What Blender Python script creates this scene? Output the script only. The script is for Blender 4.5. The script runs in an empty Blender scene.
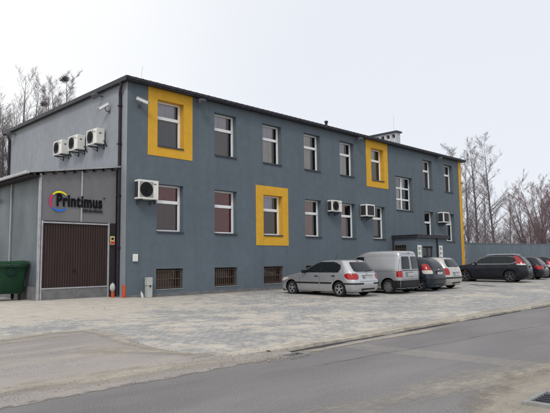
import bpy, bmesh, math, random
from math import sin, cos, pi, radians, sqrt
from mathutils import Vector, Matrix
random.seed(7)
S = bpy.context.scene
COL = S.collection

# ------------------------------------------------------------------ camera
cam_d = bpy.data.cameras.new('camera'); cam = bpy.data.objects.new('camera', cam_d); COL.objects.link(cam)
CAM = Vector((-11.05, -18.913, 1.312))
def cam_axes(yaw, pitch, roll):
    fwd = Vector((sin(yaw)*cos(pitch), cos(yaw)*cos(pitch), sin(pitch)))
    r = Vector((cos(yaw), -sin(yaw), 0)); u = r.cross(fwd)
    return (r*cos(roll)+u*sin(roll), u*cos(roll)-r*sin(roll), fwd)
RX, UX, FX = cam_axes(radians(45.149), radians(5.572), radians(-0.71))
m = Matrix(((RX.x, UX.x, -FX.x), (RX.y, UX.y, -FX.y), (RX.z, UX.z, -FX.z))).to_4x4()
m.translation = CAM
cam.matrix_world = m
cam_d.sensor_width = 36; cam_d.lens = 36.944; cam_d.clip_start = .05; cam_d.clip_end = 3000
S.camera = cam

# ------------------------------------------------------------------ sky, sun, exposure
SUN_DIR = Vector((-.62, -.42, .78)).normalized()
w = bpy.data.worlds.new('World'); S.world = w; w.use_nodes = True
nt = w.node_tree; N = nt.nodes; N.clear(); LK = nt.links.new
out = N.new('ShaderNodeOutputWorld'); mixs = N.new('ShaderNodeMixShader'); b1 = N.new('ShaderNodeBackground'); b2 = N.new('ShaderNodeBackground')
sky = N.new('ShaderNodeTexSky'); sky.sky_type = 'NISHITA'; sky.sun_disc = False
sky.sun_elevation = math.asin(SUN_DIR.z); sky.sun_rotation = math.atan2(SUN_DIR.x, SUN_DIR.y)
b1.inputs[1].default_value = .1; b2.inputs[1].default_value = 1.0
LK(sky.outputs[0], b1.inputs[0])
tc = N.new('ShaderNodeTexCoord'); dot = N.new('ShaderNodeVectorMath'); dot.operation = 'DOT_PRODUCT'
dot.inputs[1].default_value = (-.80, .50, .42)
LK(tc.outputs['Generated'], dot.inputs[0])
nz = N.new('ShaderNodeTexNoise'); nz.inputs['Scale'].default_value = 2.2; nz.inputs['Detail'].default_value = 4
LK(tc.outputs['Generated'], nz.inputs['Vector'])
ma = N.new('ShaderNodeMath'); ma.operation = 'MULTIPLY_ADD'; ma.inputs[1].default_value = .40
LK(nz.outputs[0], ma.inputs[0]); LK(dot.outputs['Value'], ma.inputs[2])
rp = N.new('ShaderNodeValToRGB'); rp.color_ramp.interpolation = 'EASE'
rp.color_ramp.elements[0].position = -.0; rp.color_ramp.elements[0].color = (.875, .905, .965, 1)
rp.color_ramp.elements[1].position = .70; rp.color_ramp.elements[1].color = (1.12, 1.12, 1.11, 1)
LK(ma.outputs[0], rp.inputs[0]); LK(rp.outputs[0], b2.inputs[0])
mixs.inputs[0].default_value = .92
LK(b1.outputs[0], mixs.inputs[1]); LK(b2.outputs[0], mixs.inputs[2]); LK(mixs.outputs[0], out.inputs[0])
sd = bpy.data.lights.new('sun', 'SUN'); sd.energy = 1.25; sd.angle = radians(14); sd.color = (1, .97, .92)
so = bpy.data.objects.new('sun', sd); COL.objects.link(so); so.location = (0, 0, 60)
so.rotation_euler = (-SUN_DIR).to_track_quat('-Z', 'Y').to_euler()
S.view_settings.view_transform = 'Standard'; S.view_settings.look = 'None'; S.view_settings.gamma = 1
S.view_settings.exposure = 0; S.view_settings.use_curve_mapping = False
S.render.engine = 'CYCLES'

# ------------------------------------------------------------------ materials
def newmat(name):
    mt = bpy.data.materials.new(name); mt.use_nodes = True
    n = mt.node_tree.nodes; b = n['Principled BSDF']
    return mt, n, mt.node_tree.links.new, b
def setp(b, **k):
    for a, v in k.items():
        b.inputs[a.replace('_', ' ')].default_value = v
def mul(c, f): return (c[0]*f, c[1]*f, c[2]*f, 1)
def pos_noise(n, l, scale, detail=4, stretch=(1, 1, 1), rough=.55):
    g = n.new('ShaderNodeNewGeometry'); mp = n.new('ShaderNodeMapping'); mp.inputs['Scale'].default_value = stretch
    t = n.new('ShaderNodeTexNoise'); t.inputs['Scale'].default_value = scale; t.inputs['Detail'].default_value = detail; t.inputs['Roughness'].default_value = rough
    l(g.outputs['Position'], mp.inputs[0]); l(mp.outputs[0], t.inputs['Vector'])
    return t.outputs[0]
def ramp(n, l, src, p0, c0, p1, c1):
    r = n.new('ShaderNodeValToRGB'); e = r.color_ramp.elements
    e[0].position = p0; e[0].color = c0; e[1].position = p1; e[1].color = c1
    l(src, r.inputs[0]); return r.outputs[0]
def mixc(n, l, fac, a, b, mode='MIX'):
    x = n.new('ShaderNodeMix'); x.data_type = 'RGBA'; x.blend_type = mode
    for sock, v in ((x.inputs[0], fac), (x.inputs[6], a), (x.inputs[7], b)):
        if hasattr(v, 'links'): l(v, sock)
        else: sock.default_value = v
    return x.outputs[2]
def bump(n, l, b, h, strength, dist):
    bp = n.new('ShaderNodeBump'); bp.inputs['Strength'].default_value = strength; bp.inputs['Distance'].default_value = dist
    l(h, bp.inputs['Height']); l(bp.outputs[0], b.inputs['Normal'])
MATS = {}
def mat(name, c, rough=.6, var=.12, scale=6, stretch=(1, 1, 1), bmp=0, bscale=60, metal=0, coat=0, spec=.22):
    if name in MATS: return MATS[name]
    mt, n, l, b = newmat(name)
    t = pos_noise(n, l, scale, 5, stretch)
    l(ramp(n, l, t, .3, mul(c, 1-var), .7, mul(c, 1+var)), b.inputs['Base Color'])
    setp(b, Roughness=rough, Metallic=metal); b.inputs['Specular IOR Level'].default_value = spec
    if coat: b.inputs['Coat Weight'].default_value = coat; b.inputs['Coat Roughness'].default_value = .06
    if bmp: bump(n, l, b, pos_noise(n, l, bscale, 3), bmp, .01)
    MATS[name] = mt; return mt
def plaster(name, c, streak=.16):
    mt, n, l, b = newmat(name)
    big = pos_noise(n, l, .55, 5, (1, 1, .8)); st = pos_noise(n, l, 1.0, 5, (2.6, 2.6, .16)); fine = pos_noise(n, l, 26, 4)
    med_ = pos_noise(n, l, 3.2, 6); c1 = mixc(n, l, .5, ramp(n, l, big, .3, mul(c, .84), .7, mul(c, 1.14)), ramp(n, l, med_, .3, mul(c, .84), .7, mul(c, 1.14)))
    c2 = mixc(n, l, ramp(n, l, st, .48, (0, 0, 0, 1), .78, (streak, streak, streak, 1)), c1, mul(c, .45))
    c3 = mixc(n, l, .18, c2, ramp(n, l, fine, .25, mul(c, .45), .75, mul(c, 1.6)))
    l(c3, b.inputs['Base Color']); setp(b, Roughness=.85); b.inputs['Specular IOR Level'].default_value = .25
    bump(n, l, b, pos_noise(n, l, 70, 3), .35, .006)
    return mt
M = {}
M['facade'] = plaster('slate_blue_plaster', (.116, .145, .171), .26)
M['side'] = plaster('pale_grey_blue_plaster', (.285, .308, .345), .2)
M['yellow'] = plaster('ochre_yellow_plaster', (.66, .365, .04), .10)
M['inner'] = mat('dim_interior', (.09, .085, .08), .9)
M['roofm'] = mat('dark_roof_sheet', (.035, .035, .045), .45, .25, 3)
M['rooftop'] = mat('roof_felt', (.16, .16, .17), .9, .2, 1.5)
M['pvc'] = mat('white_window_frame', (.78, .79, .80), .35, .05, 2)
M['sill'] = mat('dark_metal_sill', (.055, .06, .075), .5)
M['acw'] = mat('off_white_enamel', (.72, .72, .68), .45, .08, 3)
M['black'] = mat('black_plastic', (.012, .012, .014), .5, .2, 8)
M['grille'] = mat('dark_fin_grille', (.045, .047, .055), .55, .35, 30)
M['pipe'] = mat('dark_downpipe', (.028, .024, .035), .45, .2, 5)
M['concrete'] = mat('grey_concrete', (.27, .27, .265), .9, .2, 5, bmp=.4)
M['chim'] = mat('pale_render', (.50, .52, .55), .9, .14, 3, bmp=.3)
M['brown'] = mat('brown_door_sheet', (.040, .024, .022), .55, .16, 4, (1, 1, .2), spec=.3)
M['gpanel'] = mat('grey_metal_panel', (.175, .172, .18), .55, .12, 1.2, (1, 1, .5))
M['gdark'] = mat('dark_brown_panel', (.028, .024, .026), .6, .2, 3)
M['post'] = mat('galvanised_steel', (.40, .40, .43), .4, .15, 6, metal=.3)
M['gside'] = mat('blue_grey_cladding', (.115, .138, .155), .45, .30, .9, (1, 1, .6))
M['plinth'] = mat('weathered_plinth', (.165, .165, .17), .8, .22, 4, bmp=.3)
M['rust'] = mat('rusty_brown_bars', (.11, .075, .06), .7, .3, 9)
M['orange'] = mat('orange_red_paint', (.44, .07, .03), .6, .2, 8)
M['white'] = mat('white_paint', (.74, .74, .72), .5, .07, 4)
M['lgrey'] = mat('light_grey_box', (.43, .45, .43), .6, .12, 6)
M['camw'] = mat('white_camera_shell', (.66, .67, .68), .35, .05, 6)
M['lampg'] = mat('lamp_housing', (.10, .105, .12), .4, .15, 8)
M['gbin'] = mat('green_bin_plastic', (.010, .044, .022), .5, .18, 3, bmp=.1)
M['fence'] = mat('blue_grey_fence_sheet', (.135, .165, .195), .5, .14, 1.6, (1, 1, .3))
M['tyre'] = mat('tyre_rubber', (.016, .016, .017), .85, .3, 12)
M['rim'] = mat('alloy_rim', (.42, .43, .45), .3, .08, 9, metal=.75)
M['rimd'] = mat('dark_alloy_rim', (.10, .10, .105), .4, .15, 9, metal=.5)
M['steelrim'] = mat('grey_steel_rim', (.17, .17, .175), .55, .2, 9, metal=.3)
M['trim'] = mat('black_car_trim', (.016, .017, .02), .5, .2, 6)
M['chrome'] = mat('chrome', (.6, .6, .62), .15, .03, 3, metal=1)
M['plate'] = mat('number_plate', (.70, .70, .68), .4, .04, 9)
M['blue'] = mat('plate_blue', (.02, .06, .35), .4)
def carpaint(name, c, metal=.0, dust=.2, coat=.7):
    mt, n, l, b = newmat(name)
    t = pos_noise(n, l, 3, 5)
    f = ramp(n, l, t, .42, (0, 0, 0, 1), .8, (dust, dust, dust, 1))
    l(mixc(n, l, f, (c[0], c[1], c[2], 1), (.32, .29, .25, 1)), b.inputs['Base Color'])
    setp(b, Roughness=.32, Metallic=metal); b.inputs['Specular IOR Level'].default_value = .3 if coat < .5 else .5; b.inputs['Coat Weight'].default_value = coat; b.inputs['Coat Roughness'].default_value = .08
    return mt
M['silver'] = carpaint('silver_car_paint', (.50, .515, .54), .75)
M['vansilver'] = carpaint('van_silver_paint', (.40, .415, .44), .6)
M['beige'] = carpaint('champagne_car_paint', (.52, .50, .47), .6)
M['navy'] = carpaint('dark_blue_black_paint', (.012, .018, .032), .0, .03, .25)
M['blackp'] = carpaint('black_car_paint', (.007, .009, .017), .0, .03, .2)
def glassmat(name, tint, op):
    mt, n, l, b = newmat(name); n.remove(b)
    o = [x for x in n if x.type == 'OUTPUT_MATERIAL'][0]
    fr = n.new('ShaderNodeFresnel'); fr.inputs[0].default_value = 1.82
    tr = n.new('ShaderNodeBsdfTransparent'); tr.inputs[0].default_value = tint
    gl = n.new('ShaderNodeBsdfGlossy'); gl.inputs['Roughness'].default_value = .015
    mx = n.new('ShaderNodeMixShader'); l(fr.outputs[0], mx.inputs[0]); l(tr.outputs[0], mx.inputs[1]); l(gl.outputs[0], mx.inputs[2]); l(mx.outputs[0], o.inputs[0])
    h = pos_noise(n, l, 1.3, 2); bp = n.new('ShaderNodeBump'); bp.inputs['Strength'].default_value = .05; bp.inputs['Distance'].default_value = .03
    l(h, bp.inputs['Height']); l(bp.outputs[0], gl.inputs['Normal'])
    return mt
M['pane'] = glassmat('window_glass', (.90, .91, .91, 1), .1)
M['carglass'] = mat('tinted_car_glass', (.010, .014, .016), .04, .1, 3, spec=.35)
def lampmat(name, c):
    return mat(name, c, .18, .15, 25, coat=.8)
M['red'] = lampmat('red_lamp_lens', (.33, .010, .012)); M['clear'] = lampmat('clear_lamp_lens', (.55, .52, .50))
BL = {k: mat('blind_'+k, c, .85, .12, 14, (1, 1, .15)) for k, c in dict(sky_lilac=(.80, .76, .84), beige=(.86, .80, .77), pink=(.66, .38, .36), maroon=(.40, .055, .05), brown=(.19, .10, .09), dim=(.30, .27, .27), slate=(.20, .205, .215), pale=(.85, .86, .82), dark=(.14, .09, .075)).items()}

# ground materials
def ground_mats():
    # setts with drifts of sand
    mt, n, l, b = newmat('sandy_concrete_setts')
    g = n.new('ShaderNodeNewGeometry')
    br = n.new('ShaderNodeTexBrick'); br.inputs['Scale'].default_value = 1
    br.inputs['Brick Width'].default_value = .2; br.inputs['Row Height'].default_value = .1; br.inputs['Mortar Size'].default_value = .009; br.inputs['Mortar Smooth'].default_value = .3
    br.inputs['Color1'].default_value = (.245, .26, .285, 1); br.inputs['Color2'].default_value = (.40, .41, .425, 1); br.inputs['Mortar'].default_value = (.20, .185, .165, 1)
    l(g.outputs['Position'], br.inputs['Vector'])
    big = pos_noise(n, l, .35, 4, (1, 1.2, 1)); med = pos_noise(n, l, 2.2, 10, (1.1, .9, 1), .75); fine = pos_noise(n, l, 14, 5)
    sx = n.new('ShaderNodeSeparateXYZ'); l(g.outputs['Position'], sx.inputs[0])
    def mth(op, a, c, d=None):
        q = n.new('ShaderNodeMath'); q.operation = op
        for i, v in enumerate((a, c, d)):
            if v is None: continue
            if hasattr(v, 'links'): l(v, q.inputs[i])
            else: q.inputs[i].default_value = v
        return q.outputs[0]
    def mr(v, a0, a1, b0, b1):
        q = n.new('ShaderNodeMapRange'); q.interpolation_type = 'SMOOTHSTEP'; l(v, q.inputs[0])
        for i, x in enumerate((a0, a1, b0, b1)): q.inputs[i+1].default_value = x
        return q.outputs[0]
    # more sand drifted in front of the gate and along the kerb
    bias = mth('ADD', mth('MULTIPLY', mr(sx.outputs[0], -2.5, 4.5, .15, .0), mr(sx.outputs[1], -6.5, -2.5, .15, 1)), mr(sx.outputs[1], -12.1, -11.2, .10, 0))
    v = mth('ADD', mth('MULTIPLY_ADD', big, .40, mth('MULTIPLY', med, .60)), bias)
    v = mth('ADD', v, mth('MULTIPLY_ADD', fine, .12, -.06))
    sand = ramp(n, l, v, .50, (0, 0, 0, 1), .555, (1, 1, 1, 1))
    sandc = ramp(n, l, pos_noise(n, l, 3, 6), .3, (.44, .395, .335, 1), .7, (.58, .535, .465, 1))
    tone = pos_noise(n, l, .8, 5)
    base = mixc(n, l, .8, br.outputs[0], ramp(n, l, tone, .3, (.80, .80, .82, 1), .7, (1.12, 1.10, 1.06, 1)), 'MULTIPLY')
    base = mixc(n, l, .15, base, (.48, .43, .35, 1))
    sf = n.new('ShaderNodeMath'); sf.operation = 'MULTIPLY'; sf.inputs[1].default_value = .78; l(sand, sf.inputs[0])
    l(mixc(n, l, sf.outputs[0], base, sandc), b.inputs['Base Color'])
    setp(b, Roughness=.92); b.inputs['Specular IOR Level'].default_value = .2
    h = mth('ADD', mth('MULTIPLY', br.outputs['Fac'], -.5), mth('MULTIPLY', v, 1.5))
    bump(n, l, b, h, .5, .012); M['setts'] = mt
    # asphalts
    def asphalt(name, c, dustc, dustamt, spec=.3):
        mt, n, l, b = newmat(name)
        big = pos_noise(n, l, .45, 5, (.6, 1.3, 1)); fine = pos_noise(n, l, 55, 5, (1, 1, 1), .7); grit = pos_noise(n, l, 200, 2)
        c1 = ramp(n, l, big, .3, mul(c, .84), .7, mul(c, 1.16))
        c2 = mixc(n, l, .8, c1, ramp(n, l, fine, .33, (.45, .45, .45, 1), .70, (1.6, 1.58, 1.55, 1)), 'MULTIPLY')
        d = pos_noise(n, l, 1.1, 7, (.35, 1.3, 1), .62)
        c3 = mixc(n, l, ramp(n, l, d, .47, (0, 0, 0, 1), .75, (dustamt, dustamt, dustamt, 1)), c2, dustc)
        l(c3, b.inputs['Base Color']); setp(b, Roughness=.8); b.inputs['Specular IOR Level'].default_value = spec
        ad = n.new('ShaderNodeMath'); ad.operation = 'ADD'; l(fine, ad.inputs[0]); l(grit, ad.inputs[1])
        bump(n, l, b, ad.outputs[0], .55, .008); return mt
    M['road'] = asphalt('worn_grey_asphalt', (.190, .184, .188), (.31, .285, .265, 1), .38)
    M['apron'] = asphalt('pinkish_dusty_asphalt', (.30, .275, .268), (.47, .42, .36, 1), .6)
    M['patch'] = asphalt('pale_patch_asphalt', (.42, .40, .38), (.46, .43, .39, 1), .4)
    def dirt(name, c, c2):
        mt, n, l, b = newmat(name)
        a = pos_noise(n, l, 2.2, 8, (.8, 1.2, 1), .65); f = pos_noise(n, l, 60, 4)
        k = mixc(n, l, .35, ramp(n, l, a, .32, c, .68, c2), ramp(n, l, f, .3, (.6, .6, .6, 1), .7, (1.35, 1.35, 1.35, 1)), 'MULTIPLY')
        l(k, b.inputs['Base Color']); setp(b, Roughness=.95); b.inputs['Specular IOR Level'].default_value = .15
        bump(n, l, b, f, .6, .012); return mt
    def feather(name, src, lo_=.50, hi_=1.0, mx_=.8):
        mt = src.copy(); mt.name = name; n = mt.node_tree.nodes; l = mt.node_tree.links.new
        b = [x for x in n if x.type == 'BSDF_PRINCIPLED'][0]; o = [x for x in n if x.type == 'OUTPUT_MATERIAL'][0]
        at = n.new('ShaderNodeAttribute'); at.attribute_name = 'cover'
        nz_ = pos_noise(n, l, 7, 9, (.7, 1.1, 1), .7); ad = n.new('ShaderNodeMath'); ad.operation = 'MULTIPLY_ADD'; ad.inputs[1].default_value = .75
        l(at.outputs['Fac'], ad.inputs[0]); l(nz_, ad.inputs[2])
        f = ramp(n, l, ad.outputs[0], lo_, (0, 0, 0, 1), hi_, (mx_, mx_, mx_, 1))
        tr = n.new('ShaderNodeBsdfTransparent'); mx = n.new('ShaderNodeMixShader'); l(f, mx.inputs[0]); l(tr.outputs[0], mx.inputs[1]); l(b.outputs[0], mx.inputs[2]); l(mx.outputs[0], o.inputs[0]); return mt
    M['sand'] = dirt('road_edge_sand', (.36, .325, .28, 1), (.50, .455, .39, 1))
    M['dirt'] = dirt('grey_brown_dirt', (.24, .215, .185, 1), (.36, .325, .275, 1))
    M['sandf'] = feather('thin_sand', M['sand']); M['dirtf'] = feather('thin_dirt', M['dirt'], .5, .95, 1); M['seamf'] = None; M['patchf'] = feather('thin_patch', M['patch'], .5, 1.0, .45); M['apronf'] = feather('ragged_asphalt', M['apron'], .62, .80, 1)
    sm, n, l, b = newmat('tar_seam'); b.inputs['Base Color'].default_value = (.075, .07, .07, 1); setp(b, Roughness=.8); M['seamf'] = feather('broken_seam', sm, .62, 1.0, .6)
    M['field'] = dirt('winter_field', (.14, .12, .075, 1), (.22, .19, .12, 1))
ground_mats()
M['kerbm'] = mat('sandy_worn_edging', (.40, .365, .315), .95, .3, 5, bmp=.5, bscale=25)
M['bark'] = mat('grey_bark', (.12, .105, .11), .9, .3, 6)
M['twig'] = mat('bare_twigs', (.205, .18, .195), .9, .2, 2)
M['twigred'] = mat('reddish_twigs', (.185, .125, .135), .9, .2, 2)
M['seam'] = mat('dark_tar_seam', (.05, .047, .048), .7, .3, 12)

# ------------------------------------------------------------------ mesh helper
class MB:
    def __init__(s): s.v = []; s.f = []; s.mi = []; s.cur = 0; s.cov = []
    def quad(s, *p):
        i = len(s.v); s.v += [tuple(q) for q in p]; s.f.append(tuple(range(i, i+len(p)))); s.mi.append(s.cur)
    def box(s, x0, x1, y0, y1, z0, z1, R=None):
        p = [(x, y, z) for z in (z0, z1) for y in (y0, y1) for x in (x0, x1)]
        if R is not None: p = [tuple(R @ Vector(q)) for q in p]
        i = len(s.v); s.v += p
        for f in ((0, 2, 3, 1), (4, 5, 7, 6), (0, 1, 5, 4), (2, 6, 7, 3), (0, 4, 6, 2), (1, 3, 7, 5)):
            s.f.append(tuple(i+k for k in f)); s.mi.append(s.cur)
        return s
    def tube(s, pts, rad, n=8, caps=True):
        pts = [Vector(p) for p in pts]
        if not hasattr(rad, '__len__'): rad = [rad]*len(pts)
        i0 = len(s.v); prev = None
        for k, p in enumerate(pts):
            d = (pts[min(k+1, len(pts)-1)]-pts[max(k-1, 0)])
            if d.length < 1e-9: d = Vector((0, 0, 1))
            d.normalize()
            if prev is None:
                a = d.cross(Vector((0, 0, 1)) if abs(d.z) < .9 else Vector((1, 0, 0))).normalized()
            else:
                a = (prev-d*prev.dot(d)).normalized()
            prev = a; b = d.cross(a)
            for j in range(n):
                t = 2*pi*j/n; s.v.append(tuple(p+(a*cos(t)+b*sin(t))*rad[k]))
        for k in range(len(pts)-1):
            for j in range(n):
                a0 = i0+k*n+j; a1 = i0+k*n+(j+1) % n
                s.f.append((a0, a1, a1+n, a0+n)); s.mi.append(s.cur)
        if caps:
            s.f.append(tuple(i0+j for j in range(n))[::-1]); s.mi.append(s.cur)
            s.f.append(tuple(i0+(len(pts)-1)*n+j for j in range(n))); s.mi.append(s.cur)
        return s
    def grid(s, rows):
        i = len(s.v); c = len(rows[0])
        for r in rows: s.v += [tuple(q) for q in r]
        for a in range(len(rows)-1):
            for b in range(c-1):
                s.f.append((i+a*c+b, i+a*c+b+1, i+(a+1)*c+b+1, i+(a+1)*c+b)); s.mi.append(s.cur)
        return s
    def lathe(s, prof, axis='x', n=24, c=(0, 0, 0)):   # prof: (offset along axis, radius)
        i = len(s.v); k = len(prof)
        for j in range(n):
            t = 2*pi*j/n
            for (o, r) in prof:
                q = {'x': (o, r*cos(t), r*sin(t)), 'y': (r*cos(t), o, r*sin(t)), 'z': (r*cos(t), r*sin(t), o)}[axis]
                s.v.append((q[0]+c[0], q[1]+c[1], q[2]+c[2]))
        for j in range(n):
            for a in range(k-1):
                s.f.append((i+j*k+a, i+j*k+a+1, i+((j+1) % n)*k+a+1, i+((j+1) % n)*k+a)); s.mi.append(s.cur)
        return s
    def mesh(s, name, mats, smooth=None, fix=True):
        me = bpy.data.meshes.new(name); me.from_pydata(s.v, [], s.f)
        for q in (mats if isinstance(mats, (list, tuple)) else [mats]): me.materials.append(q)
        for i, p in enumerate(me.polygons): p.material_index = s.mi[i]
        if fix:
            bm = bmesh.new(); bm.from_mesh(me); bmesh.ops.recalc_face_normals(bm, faces=bm.faces); bm.to_mesh(me); bm.free()
        if s.cov:
            at = me.attributes.new('cover', 'FLOAT', 'POINT'); at.data.foreach_set('value', s.cov)
        if smooth:
            me.shade_smooth(); me.set_sharp_from_angle(angle=radians(smooth))
        me.update(); return me
    def build(s, name, mats, parent=None, smooth=None, bevel=0, fix=True, loc=None):
        o = bpy.data.objects.new(name, s.mesh(name, mats, smooth, fix)); COL.objects.link(o)
        if parent: o.parent = parent
        if loc: o.location = loc
        if bevel:
            bv = o.modifiers.new('bevel', 'BEVEL'); bv.width = bevel; bv.segments = 2; bv.limit_method = 'ANGLE'
        return o
def tag(o, label=None, cat=None, group=None, kind=None):
    for k, v in (('label', label), ('category', cat), ('group', group), ('kind', kind)):
        if v: o[k] = v
    return o
def thing(name, label, cat, loc=(0, 0, 0), rz=0, group=None):
    o = bpy.data.objects.new(name, None); COL.objects.link(o); o.location = loc; o.rotation_euler = (0, 0, rz)
    o.empty_display_size = .2
    return tag(o, label, cat, group)
def copy_tree(o, parent=None):
    c = o.copy(); COL.objects.link(c)
    if parent: c.parent = parent
    for ch in list(o.children): copy_tree(ch, c)
    return c
def ss(a, b, x):
    t = min(1, max(0, (x-a)/(b-a))); return t*t*(3-2*t)
def gz(x, y):
    return -.016*min(12.6, max(0, -y)) + .09*ss(1.5, -1.0, x)*ss(-3.5, -.3, y)
KERB = -12.06
ROADZ = gz(0, -12.6)-.035

# ------------------------------------------------------------------ ground, road
def frange(a, b, st):
    k = int(round((b-a)/st)); return [a+(b-a)*i/k for i in range(k+1)]
g = MB(); R_ = 900
g.quad((-R_, -R_, -.36), (R_, -R_, -.36), (R_, R_, -.36), (-R_, R_, -.36)); tag(g.build('ground', M['field']), kind='structure')
g = MB(); xs = frange(-45, 80, 1.0)
rn = random.Random(3)
def wig(x, a=.03, k=0):
    return a*(sin(x*1.7+k)+.6*sin(x*4.3+1+k)+.4*sin(x*9.1+2*k))
ys = [KERB+.14] + frange(-11.5, 14, .5)
xs = frange(-45, -8, 1)[:-1]+frange(-8, 4, .25)[:-1]+frange(4, 80, 1)
g.grid([[(x, y+(wig(x, .012) if j == 0 else 0), gz(x, y)) for x in xs] for j, y in enumerate(ys)])
tag(g.build('forecourt', M['setts'], smooth=60), kind='structure')
# kerb edge of the forecourt: worn, partly sunk concrete edging
g = MB(); kx = frange(-4.3, 80, .2)
def kz(x): return gz(x, KERB)+.004+.008*wig(x, 1, 2)
g.grid([[(x, KERB+.14+wig(x, .012), gz(x, KERB)+.002) for x in kx], [(x, KERB+.1+wig(x, .012), kz(x)+.012) for x in kx],
        [(x, KERB+.02+wig(x, .022), kz(x)+.010) for x in kx], [(x, KERB+.005+wig(x, .03), ROADZ-.02) for x in kx]])
tag(g.build('kerb', M['kerbm'], smooth=40), kind='structure')
g = MB(); g.grid([[(x, KERB+.16, ROADZ-.0), (x, -15, ROADZ), (x, -17.5, ROADZ)] for x in frange(-60, 120, 4)])
tag(g.build('road', M['road'], smooth=60), kind='structure')
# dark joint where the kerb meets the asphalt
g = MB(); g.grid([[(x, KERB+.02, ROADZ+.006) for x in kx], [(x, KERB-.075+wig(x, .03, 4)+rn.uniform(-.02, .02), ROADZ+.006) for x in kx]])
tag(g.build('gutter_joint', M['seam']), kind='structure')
# asphalt crossing in front of the gate: dips from the setts to the road
edge = [(-16, -7.9), (-11, -7.75), (-9, -7.62), (-8, -7.6), (-7.03, -7.53), (-6.42, -7.4), (-5.78, -7.34), (-5.16, -7.42), (-5.2, -8.1), (-5.31, -8.73), (-5.48, -9.6), (-5.6, -10.43), (-5.55, -11.1), (-5.46, -11.65), (-5.02, -11.97), (-4.3, -12.1)]
def densify(p, st, amp, seed):
    r = random.Random(seed); o = []
    for a, b in zip(p, p[1:]):
        k = max(1, int(((a[0]-b[0])**2+(a[1]-b[1])**2)**.5/st))
        for i in range(k):
            t = i/k; o.append((a[0]+(b[0]-a[0])*t+r.uniform(-amp, amp), a[1]+(b[1]-a[1])*t+r.uniform(-amp, amp)))
    o.append(p[-1]); return o
ed = densify(edge, .12, .02, 5)
def xlim(y):        # right limit of the crossing at a given y
    e = edge[7:]
    for a, b in zip(e, e[1:]):
        if b[1] <= y <= a[1]: return a[0]+(b[0]-a[0])*(y-a[1])/(b[1]-a[1])
    return e[-1][0] if y < e[-1][1] else e[0][0]
def ytop(x):
    e = edge[:8]
    for a, b in zip(e, e[1:]):
        if a[0] <= x <= b[0]: return a[1]+(b[1]-a[1])*(x-a[0])/(b[0]-a[0])
    return e[-1][1]
def surf(x, y):     # height of the ground people see near the kerb line
    k = ss(-3.6, -4.6, x)
    z = gz(x, y)+.016; lo = ROADZ+.004
    t = ss(-11.92, -12.36, y)*k
    if y < KERB and k < .5: return ROADZ
    return z+(lo-z)*t
g = MB(); rows = []
for y in [-7.2-.1*i for i in range(53)]:
    xl = xlim(min(y, -7.42)); row = []
    for i in range(61):
        t = i/60; x = -16+(xl+.12+16)*t**.5 if False else -16+(xl+.14+16)*t
        row.append((x, y, surf(x, y))); d1 = (xl-x)/.2; d2 = (ytop(x)-y)/.2; d3 = (y+12.40)/.40
        g.cov.append(max(0, min(1, .62+.38*min(d1, d2, d3*2-1))))
    rows.append(row)
g.grid(rows); tag(g.build('asphalt_crossing', M['apronf'], smooth=60), kind='structure')
def ribbon(mb, pts, w, h, seed, base, c0=1.0):
    r = random.Random(seed); rows = []; ph = r.random()*9
    for i, (x, y) in enumerate(pts):
        a = pts[max(i-2, 0)]; b = pts[min(i+2, len(pts)-1)]; d = Vector((b[0]-a[0], b[1]-a[1])); d.normalize(); nx, ny = -d.y, d.x
        e = min(1, 4*min(i, len(pts)-1-i)/len(pts)); ww = w*(1+.3*sin(i*.21+ph)); row = []
        for u in (-1, -.75, -.5, -.25, 0, .25, .5, .75, 1):
            px, py = x+nx*ww*u, y+ny*ww*u; row.append((px, py, base(px, py)+h*(1-u*u)*e)); mb.cov.append((1-abs(u))*c0*e)
        rows.append(row)
    mb.grid(rows)
def onroad(x, y): return ROADZ+.005 if (y < KERB-.02) else surf(x, y)+.005
sa = MB()
fl = MB(); fl.grid([[(x, KERB+.15, gz(x, KERB)+.0), (x, KERB+.0, gz(x, KERB)-.012), (x, KERB-.26, ROADZ-.001)] for x in frange(-45, -3.95, .5)]); tag(fl.build('ramp', M['apron'], smooth=60), kind='structure')
ribbon(sa, densify([(-16, -11.95), (-9, -11.86), (-8.1, -11.78), (-7.26, -11.86), (-6.67, -11.9), (-5.5, -12.1), (-4.7, -12.25), (-3.6, -12.4)], .1, .0, 8), .30, .004, 2, lambda x, y: (surf(x, y) if x < -3.9 else ROADZ)+.004, .85)
ribbon(sa, densify([(-16, -7.85), (-9, -7.6), (-7.03, -7.5), (-6.42, -7.38), (-5.78, -7.32), (-5.25, -7.38), (-5.17, -8.1), (-5.28, -8.73), (-5.52, -9.6), (-5.56, -10.43), (-5.46, -11.4), (-5.2, -11.8), (-4.6, -11.95)], .1, .0, 9), .22, .006, 3, lambda x, y: surf(x, y)+.003, 1.0)
ribbon(sa, densify([(-9, -8.3), (-7.4, -8.0), (-6.2, -7.85), (-5.4, -7.9)], .1, .0, 15), .2, .0, 13, lambda x, y: surf(x, y)+.004, .6)
ribbon(sa, densify([(-6.6, -9.6), (-5.9, -10.4), (-5.4, -11.2), (-5.0, -11.75)], .1, .0, 16), .35, .0, 14, lambda x, y: surf(x, y)+.006, .6)
ribbon(sa, densify([(-4.4, -12.32), (-2.5, -12.32), (-.5, -12.34), (1.5, -12.36)], .15, .0, 10), .16, .0, 4, lambda x, y: ROADZ+.007, .85)
ribbon(sa, densify([(-5, -11.75), (-2, -11.8), (3, -11.8), (12, -11.82), (30, -11.82)], .15, .0, 11), .3, .0, 5, lambda x, y: gz(x, y)+.004, .9)
ribbon(sa, densify([(.3, -.20), (6, -.2), (14, -.2), (27, -.2)], .15, .0, 12), .2, .012, 6, lambda x, y: gz(x, y)+.006, 1)
tag(sa.build('drifted_sand', M['sandf'], smooth=70), kind='stuff')
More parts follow.
